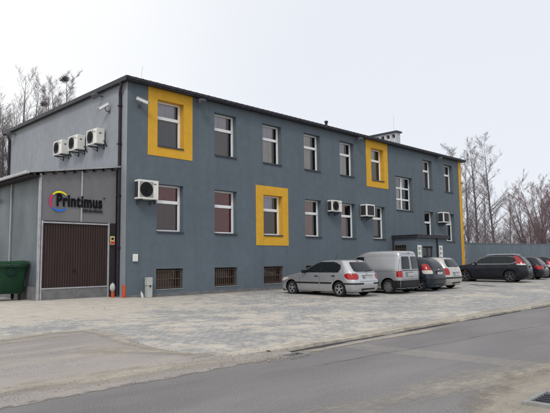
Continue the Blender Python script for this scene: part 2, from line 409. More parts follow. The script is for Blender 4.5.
# near verge with sand washed onto the road
vg = MB(); rows = []
for x in frange(-30, 60, .2):
    e = -15.55+wig(x, .10, 3) - .22*max(0, -3.4-x) - .12*max(0, min(x, 6)+3.4)*.4; row = []
    for dy, z, c in ((0, .0025, 0), (-.15, .003, .3), (-.35, .0035, .55), (-.6, .005, .85), (-.9, .010, 1.2), (-1.5, .025, 1.5), (-3, .06, 1.5), (-9, .02, 1.5), (-40, -.05, 1.5)):
        row.append((x, e+dy, ROADZ+z)); vg.cov.append(c)
    rows.append(row)
vg.grid(rows); tag(vg.build('verge', M['dirtf'], smooth=70), kind='structure')
sk = MB()
ribbon(sk, densify([(-7.2, -15.1), (-6.1, -15.2), (-5.0, -15.3), (-4.0, -15.5), (-3, -15.75), (-1.5, -16.0), (3, -16.2)], .12, .0, 20), .45, .0, 8, lambda x, y: ROADZ+.006, .5)
tag(sk.build('roadside_sand', M['sandf'], smooth=70), kind='stuff')
# trench patch and seam in the road
g = MB(); pts = frange(-15.75, -12.45, .15)
g.cov = [c for y in pts for c in (.15, .6, .6, .15)]
g.grid([[(-2.84+.05*sin(y*1.1)+q, y, ROADZ+.002) for q in (-.05, .06, .53, .64)] for y in pts])
tag(g.build('trench_patch', M['patchf']), kind='structure')
g = MB(); rows = []
for x in frange(-4.6, 30, .15):
    y = -13.3-.083*(x+4.4)+wig(x, .02, 7) if x < 4 else -14.0+wig(x, .02, 7)
    ww = .022+.014*rn.random(); rows.append([(x, y-ww, ROADZ+.004), (x, y, ROADZ+.004), (x, y+ww, ROADZ+.004)]); g.cov += [.05, .55, .05]
g.grid(rows); tag(g.build('road_seam', M['seamf']), kind='structure')
# loose stones
st = MB(); r = random.Random(11)
def stone(x, y, z, s):
    i = len(st.v); R3 = [r.uniform(.6, 1.2) for _ in range(8)]
    for k, (a, b, c) in enumerate(((1, 0, 0), (0, 1, 0), (-1, 0, 0), (0, -1, 0), (0, 0, 1), (0, 0, -.4))): st.v.append((x+a*s*R3[k], y+b*s*R3[k], z+c*s*.7*R3[k]+s*.2))
    for f in ((0, 1, 4), (1, 2, 4), (2, 3, 4), (3, 0, 4), (1, 0, 5), (2, 1, 5), (3, 2, 5), (0, 3, 5)): st.f.append(tuple(i+q for q in f)); st.mi.append(0)
for k in range(260):
    x = r.uniform(-9.5, -4.0); y = -11.95+r.gauss(0, .16); stone(x, y, surf(x, y)+.006, r.uniform(.005, .014))
for k in range(260):
    x = r.gauss(-4.3, .35); y = r.gauss(-12.42, .10); stone(x, y, ROADZ+.01, r.uniform(.008, .022))
for k in range(420):
    p = r.choice(ed); x, y = p[0]+r.gauss(0, .10), p[1]+r.gauss(0, .10)
    if x > -9: stone(x, y, surf(x, y)+.006, r.uniform(.005, .016))
for k in range(700):
    x = r.uniform(-7.5, 4); y = -16.1+r.gauss(0, .35); stone(x, y, ROADZ+.012, r.uniform(.004, .013))
for (x, y, s) in ((-4.72, -15.9, .03), (-6.2, -7.6, .03), (-6.75, -7.65, .04), (-2.6, -2.6, .035), (-2.5, -3.1, .03), (-4.4, -8.6, .02)): stone(x, y, max(gz(x, y), ROADZ)+.01, s)
tag(st.build('gravel', M['dirt']), kind='stuff')
# road gully by the near edge
gl = thing('drain_gully', 'iron drain gully with dark slots at the sandy near edge of the road', 'drain', (-4.50, -16.62, ROADZ+.012), radians(2))
f = MB(); f.box(-.34, .34, .17, .23, -.01, .035); f.box(-.34, .34, -.23, -.17, -.01, .035); f.box(-.34, -.28, -.17, .17, -.01, .035); f.box(.28, .34, -.17, .17, -.01, .035)
f.build('frame', M['concrete'], gl, bevel=.006)
f = MB()
for i in range(5): f.box(-.2+i*.095, -.178+i*.095, -.17, .17, 0, .018)
f.build('grate', M['sill'], gl)
f = MB(); f.quad((-.28, -.17, .004), (.28, -.17, .004), (.28, .17, .004), (-.28, .17, .004)); f.build('shaft', M['black'], gl)

# ------------------------------------------------------------------ main building
LB, DB, HB = 27.0, 12.04, 8.296
B = thing('office_building', 'long two storey slate blue office building with ochre window surrounds and a flat dark roof', 'building')
REV = .24
WX = [(1.351+2.916*i, 2.631+2.916*i) for i in range(6)]+[(21.715, 22.905), (24.54, 25.735)]
ZU, ZL, ZB = (5.957, 7.861), (2.533, 4.441), (.26, 1.084)
holes = []      # x0,x1,z0,z1,kind
for i, (a, b) in enumerate(WX):
    holes.append((a, b, *ZU, 'u%d' % i)); holes.append((a, b, *ZL, 'l%d' % i))
    if i < 6: holes.append((a, b, *ZB, 'b%d' % i))
holes = [h for h in holes]
ST = (18.46, 20.37, 4.367, 6.473); holes.append((*ST, 'stair'))
XS = sorted({0, LB}|{h[0] for h in holes}|{h[1] for h in holes}); ZS = sorted({-.3, HB}|{h[2] for h in holes}|{h[3] for h in holes})
wl = MB()
def inhole(x, z): return any(h[0] < x < h[1] and h[2] < z < h[3] for h in holes)
for i in range(len(XS)-1):
    for j in range(len(ZS)-1):
        x0, x1, z0, z1 = XS[i], XS[i+1], ZS[j], ZS[j+1]
        if not inhole((x0+x1)/2, (z0+z1)/2): wl.quad((x0, 0, z0), (x1, 0, z0), (x1, 0, z1), (x0, 0, z1))
SUR = {'u0': (.915, 3.08, 5.552, HB-.002), 'l2': (6.707, 8.862, 2.066, 4.866), 'u5': (15.44, 17.64, 5.552, HB-.002)}
def reveal(mb, x0, x1, z0, z1, y0, y1):
    mb.quad((x0, y0, z0), (x0, y1, z0), (x0, y1, z1), (x0, y0, z1)); mb.quad((x1, y0, z0), (x1, y1, z0), (x1, y1, z1), (x1, y0, z1))
    mb.quad((x0, y0, z0), (x1, y0, z0), (x1, y1, z0), (x0, y1, z0)); mb.quad((x0, y0, z1), (x1, y0, z1), (x1, y1, z1), (x0, y1, z1))
for h in holes:
    if h[4] not in SUR: reveal(wl, *h[:4], 0, REV+.09)
wl.build('front_wall', M['facade'], B, fix=False)
for k, s in SUR.items():
    h = [q for q in holes if q[4] == k][0]; y = -.014; mb = MB()
    x0, x1, z0, z1 = s; a, b, c, d = h[:4]
    for q in ((x0, a, z0, z1), (b, x1, z0, z1), (a, b, z0, c), (a, b, d, z1)):
        mb.quad((q[0], y, q[2]), (q[1], y, q[2]), (q[1], y, q[3]), (q[0], y, q[3]))
    reveal(mb, a, b, c, d, y, REV+.09)
    mb.quad((x0, y, z0), (x0, 0, z0), (x0, 0, z1), (x0, y, z1)); mb.quad((x1, y, z0), (x1, 0, z0), (x1, 0, z1), (x1, y, z1)); mb.quad((x0, y, z0), (x1, y, z0), (x1, 0, z0), (x0, 0, z0))
    mb.build('window_surround', M['yellow'], B, fix=False)
mb = MB(); mb.box(26.62, LB+.014, -.014, .45, -.3, HB-.002); mb.build('corner_band', M['yellow'], B)
mb = MB(); mb.quad((0, 0, -.3), (0, DB, -.3), (0, DB, HB), (0, 0, HB)); mb.build('side_wall', M['side'], B, fix=False)
mb = MB(); mb.quad((LB, .45, -.3), (LB, DB, -.3), (LB, DB, HB), (LB, .45, HB)); mb.quad((0, DB, -.3), (LB, DB, -.3), (LB, DB, HB), (0, DB, HB)); mb.build('rear_wall', M['facade'], B, fix=False)
mb = MB()   # rooms: dark back partition and floors
mb.quad((.02, 3.2, -.3), (LB-.02, 3.2, -.3), (LB-.02, 3.2, HB-.01), (.02, 3.2, HB-.01))
for z in (1.6, 5.2): mb.quad((.02, .34, z), (LB-.02, .34, z), (LB-.02, 3.2, z), (.02, 3.2, z))
for i in range(9): x = .55+2.916*i; mb.quad((x, .34, -.3), (x, 3.2, -.3), (x, 3.2, HB-.01), (x, .34, HB-.01))
mb.build('partition', M['inner'], B, fix=False)
# roof
rf = MB(); rf.box(-.17, 27.23, -.22, 12.48, HB+.012, 8.40)
roof = rf.build('roof', M['rooftop'], B)
mb = MB()   # metal edge with standing folds
for a, b, c, d in ((-.21, 27.27, -.26, -.217), (-.21, -.168, -.217, 12.52), (27.228, 27.27, -.217, 12.52), (-.168, 27.228, 12.478, 12.52)): mb.box(a, b, c, d, HB-.02, 8.445)
mb.box(-.24, 27.3, -.30, -.262, 8.33, 8.43)
for x in frange(-.15, 27.2, .32): mb.box(x, x+.03, -.312, -.301, HB-.005, 8.44)
mb.build('roof_edge', M['roofm'], roof)
mb = MB(); mb.box(-.16, 27.22, -.215, -.002, HB-.004, HB+.010); mb.box(-.16, -.002, 0, 12.4, HB-.004, HB+.010); mb.build('soffit', M['roofm'], roof)
# chimney block with flue openings
mb = MB(); ch = (20.28, 20.74, 1.0, 3.2)
HY = [1.10+.42*i for i in range(5)]
zc0, zc1 = 8.40, 9.63
mb.quad((ch[0], ch[2], zc0), (ch[1], ch[2], zc0), (ch[1], ch[2], zc1), (ch[0], ch[2], zc1)); mb.quad((ch[1], ch[2], zc0), (ch[1], ch[3], zc0), (ch[1], ch[3], zc1), (ch[1], ch[2], zc1)); mb.quad((ch[0], ch[3], zc0), (ch[1], ch[3], zc0), (ch[1], ch[3], zc1), (ch[0], ch[3], zc1))
ysx = sorted([ch[2], ch[3]]+[y for y in HY]+[y+.25 for y in HY])
for i in range(len(ysx)-1):
    a, b = ysx[i], ysx[i+1]; hole = any(abs(a-y) < 1e-6 for y in HY)
    for z0, z1 in ((zc0, 9.28), (9.28, 9.53), (9.53, zc1)):
        if hole and z0 == 9.28:
            reveal2 = ((a, a), (b, b))
            for q in (a, b): mb.quad((ch[0], q, z0), (ch[0]+.3, q, z0), (ch[0]+.3, q, z1), (ch[0], q, z1))
            mb.quad((ch[0], a, z0), (ch[0]+.3, a, z0), (ch[0]+.3, b, z0), (ch[0], b, z0)); mb.quad((ch[0], a, z1), (ch[0]+.3, a, z1), (ch[0]+.3, b, z1), (ch[0], b, z1))
        else: mb.quad((ch[0], a, z0), (ch[0], b, z0), (ch[0], b, z1), (ch[0], a, z1))
chim = mb.build('chimney', M['chim'], roof, fix=False)
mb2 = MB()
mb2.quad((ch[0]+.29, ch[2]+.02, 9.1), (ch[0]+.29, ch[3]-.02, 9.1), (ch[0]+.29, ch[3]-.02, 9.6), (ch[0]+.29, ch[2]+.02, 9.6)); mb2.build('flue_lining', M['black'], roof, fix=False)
mb = MB(); mb.box(ch[0]-.1, ch[1]+.1, ch[2]-.1, ch[3]+.1, zc1, zc1+.10); mb.build('chimney_cap', M['sill'], roof)
mb = MB(); mb.tube([(12.35, .35, 8.38), (12.35, .35, 8.86)], .07, 10); mb.tube([(12.35, .35, 8.80), (12.35, .35, 8.9)], .10, 10); mb.build('vent_pipe', M['roofm'], roof, smooth=40)
# antenna masts
mb = MB(); mb.tube([(.93, .6, 8.38), (1.02, .6, 9.3)], .006, 6); mb.tube([(.3, .3, 8.38), (.3, .3, 8.62)], .012, 6); mb.tube([(.02, .34, 8.60), (.58, .26, 8.60)], .009, 6); mb.tube([(.12, .2, 8.58), (.12, .5, 8.58)], .007, 5); mb.tube([(.44, .1, 8.58), (.44, .4, 8.58)], .007, 5); mb.build('aerial', M['post'], roof)
mb = MB(); mb.tube([(20.5, 1.3, 9.7), (20.5, 1.3, 10.8)], .008, 6); mb.build('aerial', M['post'], roof)

# windows
def window(x0, x1, z0, z1, y=REV, cols=1, rows=None, blind=None, bx=1.0, transom=.36, sill=True):
    fr = MB(); t = .075; d0, d1 = y, y+.07
    fr.box(x0, x0+t, d0, d1, z0, z1); fr.box(x1-t, x1, d0, d1, z0, z1); fr.box(x0+t, x1-t, d0, d1, z1-t, z1); fr.box(x0+t, x1-t, d0, d1, z0, z0+t+.02)
    pn = MB()
    if rows is None:
        zt = z1-(z1-z0)*transom; fr.box(x0+t, x1-t, d0-.012, d1, zt-.065, zt+.065)
        fr.box(x0+t, x0+t+.035, d0+.012, d1-.005, z0+t, z1-t); fr.box(x1-t-.035, x1-t, d0+.012, d1-.005, z0+t, z1-t)
        zz = [z0+t, zt, z1-t]
        for a, b in ((z0+t, zt-.06), (zt+.06, z1-t)): pn.quad((x0+t, d0+.035, a), (x1-t, d0+.035, a), (x1-t, d0+.035, b), (x0+t, d0+.035, b))
    else:
        for c in range(1, cols): xc = x0+(x1-x0)*c/cols; fr.box(xc-.06, xc+.06, d0-.01, d1, z0+t, z1-t)
        for r_ in range(1, rows): zc = z0+(z1-z0)*r_/rows; fr.box(x0+t, x1-t, d0-.004, d1-.003, zc-.05, zc+.05)
        for c in range(cols):
            for r_ in range(rows):
                a0 = x0+(x1-x0)*c/cols+.055; a1 = x0+(x1-x0)*(c+1)/cols-.055; b0 = z0+(z1-z0)*r_/rows+.045; b1 = z0+(z1-z0)*(r_+1)/rows-.045
                pn.quad((a0, d0+.035, b0), (a1, d0+.035, b0), (a1, d0+.035, b1), (a0, d0+.035, b1))
    W = fr.build('window', M['pvc'], B, bevel=.006)
    pn.build('pane', M['pane'], W, fix=False)
    if sill:
        s = MB(); s.box(x0+.004, x1-.004, -.045, y-.002, z0+.003, z0+.028); s.box(x0+.004, x1-.004, -.052, -.045, z0-.03, z0+.028); s.build('sill', M['sill'], W)
    if blind:
        zt = z1-(z1-z0)*transom
        for col, bx_, za, zb in blind:
            bl = MB(); xa = x0+.05; xe = x0+(x1-x0)*bx_; yy = y+.085; k = 0; lo = z0+.06 if za == 0 else zt; hi = z1-.02 if zb == 1 else zt
            while xa < xe-.02:
                xb = min(xa+.089, xe); o = .016+.006*sin(k*1.9+x0*3); k += 1
                bl.quad((xa, yy+o, lo), (xb, yy-o, lo), (xb, yy-o, hi), (xa, yy+o, hi)); xa = xb-.004
            bl.build('blind', BL[col], W, fix=False)
    return W
UP = [('sky_lilac', .8, 'slate', .97), ('sky_lilac', .72, 'dim', .76), ('sky_lilac', .74, 'beige', .70), ('beige', .66, 'beige', .66), ('sky_lilac', .62, 'pale', .72), ('pale', .60, 'slate', .8), ('slate', .8, 'slate', .9), ('slate', .8, 'slate', .9)]  # some upper-sash blinds carry the glass's sky reflection in their colour
LO = [('maroon', .97, 'brown', .97), ('maroon', .92, 'maroon', .95), ('sky_lilac', .68, 'brown', .85), ('pink', .74, 'pink', .70), ('pink', .55, 'pink', .62), ('slate', .5, 'slate', .92), ('slate', .5, 'pale', .3), ('slate', .8, 'slate', .8)]
for i, (a, b) in enumerate(WX):
    for Q, Z in ((UP, ZU), (LO, ZL)):
        c1, w1, c0, w0 = Q[i]; window(a, b, *Z, blind=[(c1, w1, 1, 1), (c0, w0, 0, 0)])
window(*ST, cols=2, rows=3, blind=[('pale', .44, 0, 1), ('sky_lilac', .72, 1, 1)])
for i in range(6):
    a, b = WX[i]; z0, z1 = ZB
    mb = MB(); t = .05
    y = REV
    mb.box(a, a+t, y, y+.05, z0, z1); mb.box(b-t, b, y, y+.05, z0, z1); mb.box(a+t, b-t, y, y+.05, z1-t, z1); mb.box(a+t, b-t, y, y+.05, z0, z0+t)
    Wn = mb.build('basement_window', M['gdark'], B)
    p = MB(); p.quad((a+t, y+.03, z0+t), (b-t, y+.03, z0+t), (b-t, y+.03, z1-t), (a+t, y+.03, z1-t)); p.build('pane', M['pane'], Wn, fix=False)
    p = MB(); p.quad((a, y+.1, z0), (b, y+.1, z0), (b, y+.1, z1), (a, y+.1, z1)); p.build('blind', BL['dark'], Wn, fix=False)
    s = MB(); s.box(a+.003, b-.003, -.02, y-.004, z0+.003, z0+.03); s.build('sill', M['concrete'], Wn)
    gr = MB()
    for k in range(11): x = a+.06+(b-a-.12)*k/10; gr.tube([(x, .10, z0+.03), (x, .10, z1-.02)], .013, 6)
    for z in (z0+.09, z0+.42, z1-.08): gr.box(a+.004, b-.004, .085, .115, z-.014, z+.014)
    gr.box(b-.09, b-.05, .07, .13, z0+.03, z1-.01)
    gr.build('bar_grille', M['rust'], Wn)

mb = MB(); mb.box(.0, 17.9, -.022, -.001, -.3, .13); mb.build('plinth_strip', M['plinth'], B)
# downpipes
mb = MB(); mb.tube([(-.15, .22, 8.33), (-.15, .22, 8.12), (-.08, .42, 7.9), (-.07, .42, 7.7), (-.07, .42, .12)], .062, 10)
for z in (7.4, 5.9, 3.9, 1.9): mb.box(-.15, -.002, .35, .49, z-.03, z+.03)
mb.build('downpipe', M['pipe'], B, smooth=40)
mb = MB(); mb.tube([(-.16, 11.85, 8.33), (-.16, 11.85, 8.1), (-.08, 11.8, 7.9), (-.08, 11.8, .0)], .065, 10); mb.build('downpipe', M['pipe'], B, smooth=40)
# porch
px0, px1, py = 17.95, 21.45, -1.62
mb = MB()
# side wall with window opening
for q in ((py, -.90, -.3, 2.6), (-.12, -.002, -.3, 2.6), (-.90, -.12, -.3, 1.2), (-.90, -.12, 2.19, 2.6)): mb.box(px0, px0+.2, q[0], q[1], q[2], q[3])
for q in ((px0+.2, 18.6, -.3, 2.6), (19.75, px1, -.3, 2.6), (18.6, 19.75, 2.10, 2.6)): mb.box(q[0], q[1], py, py+.2, q[2], q[3])
mb.box(px1-.2, px1, py+.2, -.002, -.3, 2.6)
porch = mb.build('porch', M['facade'], B)
mb = MB(); mb.box(px0-.13, px1+.17, py-.14, -.003, 2.602, 2.74); mb.box(px0-.15, px1+.19, py-.16, -.003, 2.742, 2.775); mb.build('porch_roof', M['roofm'], porch)
mb = MB(); mb.box(px0+.05, px0+.1, -.90, -.12, 1.2, 2.19); mb.build('pane', M['carglass'], porch)
mb = MB()
for k in range(6): mb.tube([(px0+.02, -.86+.14*k, 1.2), (px0+.02, -.86+.14*k, 2.19)], .012, 6)
mb.box(px0+.005, px0+.03, -.895, -.125, 1.95, 1.98); mb.build('bar_grille', M['rust'], porch)
mb = MB(); mb.box(18.6, 19.75, py+.09, py+.14, -.05, 2.10); dr = mb.build('door', M['gdark'], porch)
mb = MB(); mb.box(18.66, 19.10, py+.075, py+.088, .3, 2.0); mb.box(19.24, 19.68, py+.075, py+.088, .3, 2.0); mb.build('door_glass', M['carglass'], porch)
mb = MB(); mb.tube([(px0-.07, -.08, 2.6), (px0-.07, -.08, -.05)], .05, 8); mb.tube([(20.2, py-.06, 2.6), (20.2, py-.06, -.05)], .05, 8); mb.build('drainpipe', M['pipe'], porch, smooth=40)
def porch_sign(x, label):
    t = thing('information_board', label, 'sign', (x, py-.035, 1.30), 0, 'white boards beside the porch door')
    a = MB(); a.box(-.2, .2, 0, .03, -.15, .86); a.build('board', M['white'], t)
    a = MB()
    for k in range(3):
        z = .56-.28*k; a.box(-.14, -.02, -.004, 0, z+.02, z+.2); a.box(.03, .14, -.004, 0, z+.13, z+.17); a.box(.03, .14, -.004, 0, z+.05, z+.09)
    a.build('marking', mat('board_marking', (.16, .24, .17), .6), t)
porch_sign(18.19, 'white notice board with rows of dark panels on the porch left of the door')
porch_sign(20.66, 'white notice board with rows of dark panels on the porch right of the door')

# ------------------------------------------------------------------ garage
GX0, GX1, GY, GB = -3.05, -.145, .5, .04
G = thing('garage', 'single storey lean-to garage with brown ribbed door, grey panels and a coloured ring logo', 'garage')
def gtop(x): return 4.47+(x-GX0)*(.46/2.9)
mb = MB(); x0, x1 = -2.97, -.40
mb.quad((GX0, GY, 2.83), (GX1, GY, 2.83), (GX1, GY, gtop(GX1)), (GX0, GY, gtop(GX0)))
mb.quad((GX0, GY, GB), (x0, GY, GB), (x0, GY, 2.83), (GX0, GY, 2.83))
mb.build('front_panel', M['gpanel'], G, fix=False)
mb = MB(); mb.quad((x1, GY, GB), (GX1, GY, GB), (GX1, GY, 2.83), (x1, GY, 2.83)); mb.build('side_panel', M['gdark'], G, fix=False)
mb = MB()   # ribbed up-and-over door
n_ = 26
pts = []
for k in range(n_):
    a = x0+.06+(x1-x0-.12)*k/n_; wd = (x1-x0-.12)/n_
    pts += [(a, 0), (a+wd*.62, 0), (a+wd*.68, .022), (a+wd*.94, .022)]
pts.append((x1-.06, 0))
mb.grid([[(x, GY+.03+d, z) for x, d in pts] for z in (.5, 2.74)])
door = mb.build('door', M['brown'], G, fix=False)
mb = MB(); mb.lathe([(0, .001), (0, .05), (.03, .05), (.03, .03), (.05, .025), (.05, .001)], 'y', 12, (-1.72, GY-.02, 1.08)); mb.build('handle', M['black'], door, smooth=40)
mb = MB(); mb.box(x0+.06, x1-.06, GY-.004, GY+.05, GB, .455); mb.box(-1.70, -1.685, GY-.012, GY-.004, GB, .455); mb.build('plinth', M['plinth'], G)
mb = MB(); mb.box(x0, x0+.055, GY-.02, GY+.05, GB, 2.83); mb.box(x1-.055, x1, GY-.02, GY+.05, GB, 2.83); mb.box(x0+.055, x1-.055, GY-.02, GY+.05, 2.745, 2.80); mb.box(x0+.055, x1-.055, GY-.02, GY+.05, .455, .50); mb.build('door_frame', M['post'], G)
mb = MB(); mb.box(GX0-.03, GX0+.045, GY-.035, GY+.04, GB, gtop(GX0)-.01); mb.box(-1.56, -1.50, GY-.03, GY-.002, 2.83, gtop(-1.53)-.01); mb.build('corner_post', M['post'], G)
# left flank: translucent-looking cladding sheets on a plinth
mb = MB(); yb = 8.5
rows_ = []
for k in range(int((yb-GY)/.09)+1):
    y = GY+.04+k*.09; rows_.append((GX0-(.004 if k % 2 else 0), y))
mb.grid([[(x, y, z) for x, y in rows_] for z in (.55, 4.42)]); mb.build('side_cladding', M['gside'], G, fix=False)
mb = MB(); mb.box(GX0-.03, GX0+.1, GY+.04, yb, GB-.1, .55); mb.build('plinth', M['plinth'], G)
for y in (2.95, 5.6, 8.2): mb = MB(); mb.box(GX0-.06, GX0-.014, y, y+.055, .55, 4.40); mb.build('side_post', M['post'], G)
mb = MB(); mb.quad((GX0, yb, GB), (GX1, yb, GB), (GX1, yb, 4.9), (GX0, yb, 4.45)); mb.build('rear_panel', M['gpanel'], G, fix=False)
mb = MB()   # roof sheet, overhanging to the left
def gr_(x, dz): return (4.50+(x-GX0)*(.46/2.9)+dz)
for y0, y1 in ((GY-.16, yb),):
    a, b = GX0-.46, GX1+.10
    P = [(x, y, gr_(x, dz)) for dz in (0, .06) for y in (y0, y1) for x in (a, b)]
    i = len(mb.v); mb.v += P
    for f in ((0, 2, 3, 1), (4, 5, 7, 6), (0, 1, 5, 4), (2, 6, 7, 3), (0, 4, 6, 2), (1, 3, 7, 5)): mb.f.append(tuple(i+k for k in f)); mb.mi.append(0)
grf = mb.build('roof', mat('pale_roof_sheet', (.33, .335, .35), .5, .15, 3), G)
mb = MB()
for k in range(9):
    x = GX0-.30+k*.375; z = gr_(x, -.005); mb.box(x, x+.085, GY-.155, yb-.1, z-.085, z-.004)
mb.build('rafter', M['gdark'], grf)
mb = MB(); mb.box(GX0-.55, GX0-.44, GY-.17, yb, gr_(GX0-.46, -.03), gr_(GX0-.46, .07)); mb.build('gutter', M['post'], grf)
mb = MB(); mb.box(GX0-.40, GX0-.02, GY-.1, yb-.1, 4.33, 4.37); mb.build('soffit', M['gdark'], grf)
# lettering and ring emblem on the upper panel
TXT = []
def text_mesh(body, name, x, z, width, height, y, m_, bold, parent, shear=0, sp_=1.0):
    cu = bpy.data.curves.new(name, 'FONT'); cu.body = body; cu.size = 1; cu.offset = bold; cu.space_character = sp_; cu.extrude = .012; cu.resolution_u = 6; cu.shear = shear
    o = bpy.data.objects.new(name, cu); COL.objects.link(o)
    dg = bpy.context.evaluated_depsgraph_get(); dg.update()
    me = bpy.data.meshes.new_from_object(o.evaluated_get(dg)); bpy.data.objects.remove(o); bpy.data.curves.remove(cu)
    xs_ = [v.co.x for v in me.vertices]; ys_ = [v.co.y for v in me.vertices]
    x_0, x_1, y0_, y1_ = min(xs_), max(xs_), min(ys_), max(ys_)
    sx, sz = width/(x_1-x_0), height/(y1_-y0_)
    for v in me.vertices: v.co = Vector((x+(v.co.x-x_0)*sx, y-v.co.z*.5, z+(v.co.y-y0_)*sz))
    me.materials.clear(); me.materials.append(m_)
    ob = bpy.data.objects.new(name, me); COL.objects.link(ob); ob.parent = parent; return ob
mb = MB(); mb.box(-2.75, -.62, GY-.012, GY-.003, 3.20, 3.84); logo = None
ink = mat('black_lettering', (.008, .008, .012), .8, spec=.1)
lg = bpy.data.objects.new('logo', None); COL.objects.link(lg); lg.parent = G
text_mesh('Printimus', 'lettering', -2.47, 3.345, 1.74, .455, GY-.040, ink, .036, lg, 0, 1.10)
text_mesh('DRUKARNIA', 'small_lettering', -1.50, 3.185, .80, .115, GY-.040, ink, .016, lg, 0, 1.08)
text_mesh('TM', 'trademark', -.70, 3.72, .09, .05, GY-.040, ink, .012, lg)
def arc(c, r0, r1, a0, a1, m_, nm):
    a = MB(); rows = []
    for k in range(25):
        t = radians(a0+(a1-a0)*k/24); e = 1 - .55*abs(k/12-1)**3*.6
        rr0 = (r0+r1)/2-(r1-r0)/2*e; rr1 = (r0+r1)/2+(r1-r0)/2*e
        rows.append([(c[0]+rr0*cos(t), GY-.032, c[1]+rr0*sin(t)), (c[0]+rr1*cos(t), GY-.032, c[1]+rr1*sin(t))])
    a.grid(rows); a.build(nm, m_, lg, fix=False)
C0 = (-2.36, 3.53)
arc(C0, .30, .365, 42, 138, mat('ring_yellow', (.80, .72, .02), .5), 'ring_arc')
arc(C0, .30, .365, 139, 222, mat('ring_magenta', (.75, .02, .16), .5), 'ring_arc')
arc(C0, .30, .365, 223, 315, mat('ring_blue', (.015, .17, .68), .5), 'ring_arc')
# warning sign right of the gate
t = thing('warning_sign', 'small yellow and red warning sign on the dark strip beside the brown garage door', 'sign', (-.27, GY-.004, 2.18))
a = MB(); a.box(-.09, .09, -.012, 0, -.16, .16); a.build('plate', mat('sign_yellow', (.70, .55, .22), .5), t)
a = MB(); a.box(-.075, .075, -.016, -.0125, -.14, -.03); a.build('red_field', mat('sign_red', (.55, .05, .04), .5), t)
a = MB(); a.box(-.05, .05, -.016, -.0125, .02, .11); a.build('symbol', M['black'], t)
# lamp on flank
t = thing('wall_lamp', 'small dark wall lamp on the blue grey garage flank at the left frame edge', 'lamp', (GX0-.01, 4.45, 3.85))
a = MB(); a.box(-.10, 0, -.05, .05, -.06, .06); a.build('bracket', M['black'], t); a = MB(); a.lathe([(-.02, .01), (-.02, .12), (-.16, .16), (-.17, .01)], 'z', 12, (-.17, 0, .04)); a.build('shade', M['lampg'], t, smooth=40)

# ------------------------------------------------------------------ air conditioners
def aircon(name_label, loc, rz, w_=.86, h_=.70, d_=.32, grille='round'):
    t = thing('air_conditioner', name_label, 'air conditioner', loc, rz, 'air conditioner units on the walls')
    # local: back at y=0 wall side is +y; unit from y=-.06 to -.06-d ; bottom z=0
    y1, y0 = -.07, -.07-d_
    a = MB(); a.box(-w_/2, w_/2, y0, y1, 0, h_); a.build('casing', M['acw'], t, bevel=.02)
    if grille == 'round':
        a = MB(); q = h_*.34+.05; a.box(-.10-q, -.10+q, y0-.0035, y0-.0008, h_*.5-q, h_*.5+q); a.build('fan_plate', mat('ac_grey_plate', (.30, .30, .30), .5), t)
    a = MB(); cx = -.10 if grille == 'round' else 0; R = h_*.34
    if grille == 'round':
        a.lathe([(y0-.004, .001), (y0-.004, R), (y0-.012, R+.01), (y0-.012, R+.03), (y0-.001, R+.035)], 'y', 28, (cx, 0, h_*.5))
        for rr in (.3, .55, .8): a.lathe([(y0-.010, R*rr-.006), (y0-.016, R*rr), (y0-.010, R*rr+.006)], 'y', 28, (cx, 0, h_*.5))
        pass
        for k in range(6):
            c_, s_ = cos(k*pi/6), sin(k*pi/6); a.tube([(cx-R*c_, y0-.017, h_*.5-R*s_), (cx+R*c_, y0-.017, h_*.5+R*s_)], .004, 5)
    else:
        a.box(-w_/2+.10, w_/2-.10, y0-.006, y0-.001, .07, h_-.07)
        for k in range(12): z = .1+(h_-.2)*k/11; a.box(-w_/2+.10, w_/2-.10, y0-.014, y0-.006, z-.006, z+.006)
    a.build('fan_grille', M['black'] if grille == 'round' else M['grille'], t)
    a = MB(); a.box(-w_/2-.006, -w_/2-.0005, y0+.05, y1-.03, .07, h_-.07)
    for k in range(9): z = .1+(h_-.2)*k/8; a.box(-w_/2-.014, -w_/2-.006, y0+.05, y1-.03, z-.008, z+.008)
    a.build('side_grille', M['grille'], t)
    a = MB(); a.box(w_/2-.22, w_/2-.10, y0-.003, y0-.0005, h_-.16, h_-.12); a.build('badge', M['lampg'], t); a = MB(); a.box(w_/2+.0005, w_/2+.01, y0+.12, y1-.16, h_-.22, h_-.17); a.build('hand_grip', M['lampg'], t)
    a = MB()
    for x in (-w_*.32, w_*.32):
        a = MB(); a.box(x-.02, x+.02, y0-.01, 0, -.045, -.004); a.box(x-.02, x+.02, -.03, 0, -.2, -.044); a.tube([(x, y0+.08, -.03), (x, -.015, -.17)], .012, 6); a.build('bracket', M['sill'], t)
    a = MB(); a.tube([(w_/2-.02, -.12, .14), (w_/2+.05, -.10, .10), (w_/2+.06, -.04, -.05), (w_/2+.06, .0, -.12)], .022, 6); a.build('hose', M['trim'], t)
    return t
aircon('white air conditioner on the front wall nearest the building corner', (.74, 0, 3.74), 0, .88, .74)
aircon('white air conditioner with round fan high on the front wall above the silver hatchback', (12.2, 0, 3.88), 0, .84, .60)
aircon('white air conditioner with black fan on the front wall directly above the silver van', (15.08, 0, 3.76), 0, .82, .68, .42, 'square')
aircon('white air conditioner with square dark grille on the front wall right of the porch', (23.72, 0, 3.76), 0, .82, .70, .42, 'square')
for y, z, lb in ((5.15, 6.12, 'side wall air conditioner farthest back, left end of the row of three'), (3.68, 6.10, 'side wall air conditioner in the middle of the row of three'), (2.02, 6.08, 'side wall air conditioner nearest the front corner, right end of the row of three')):
    aircon(lb, (0, y, z), -pi/2, .86, .62, .36)

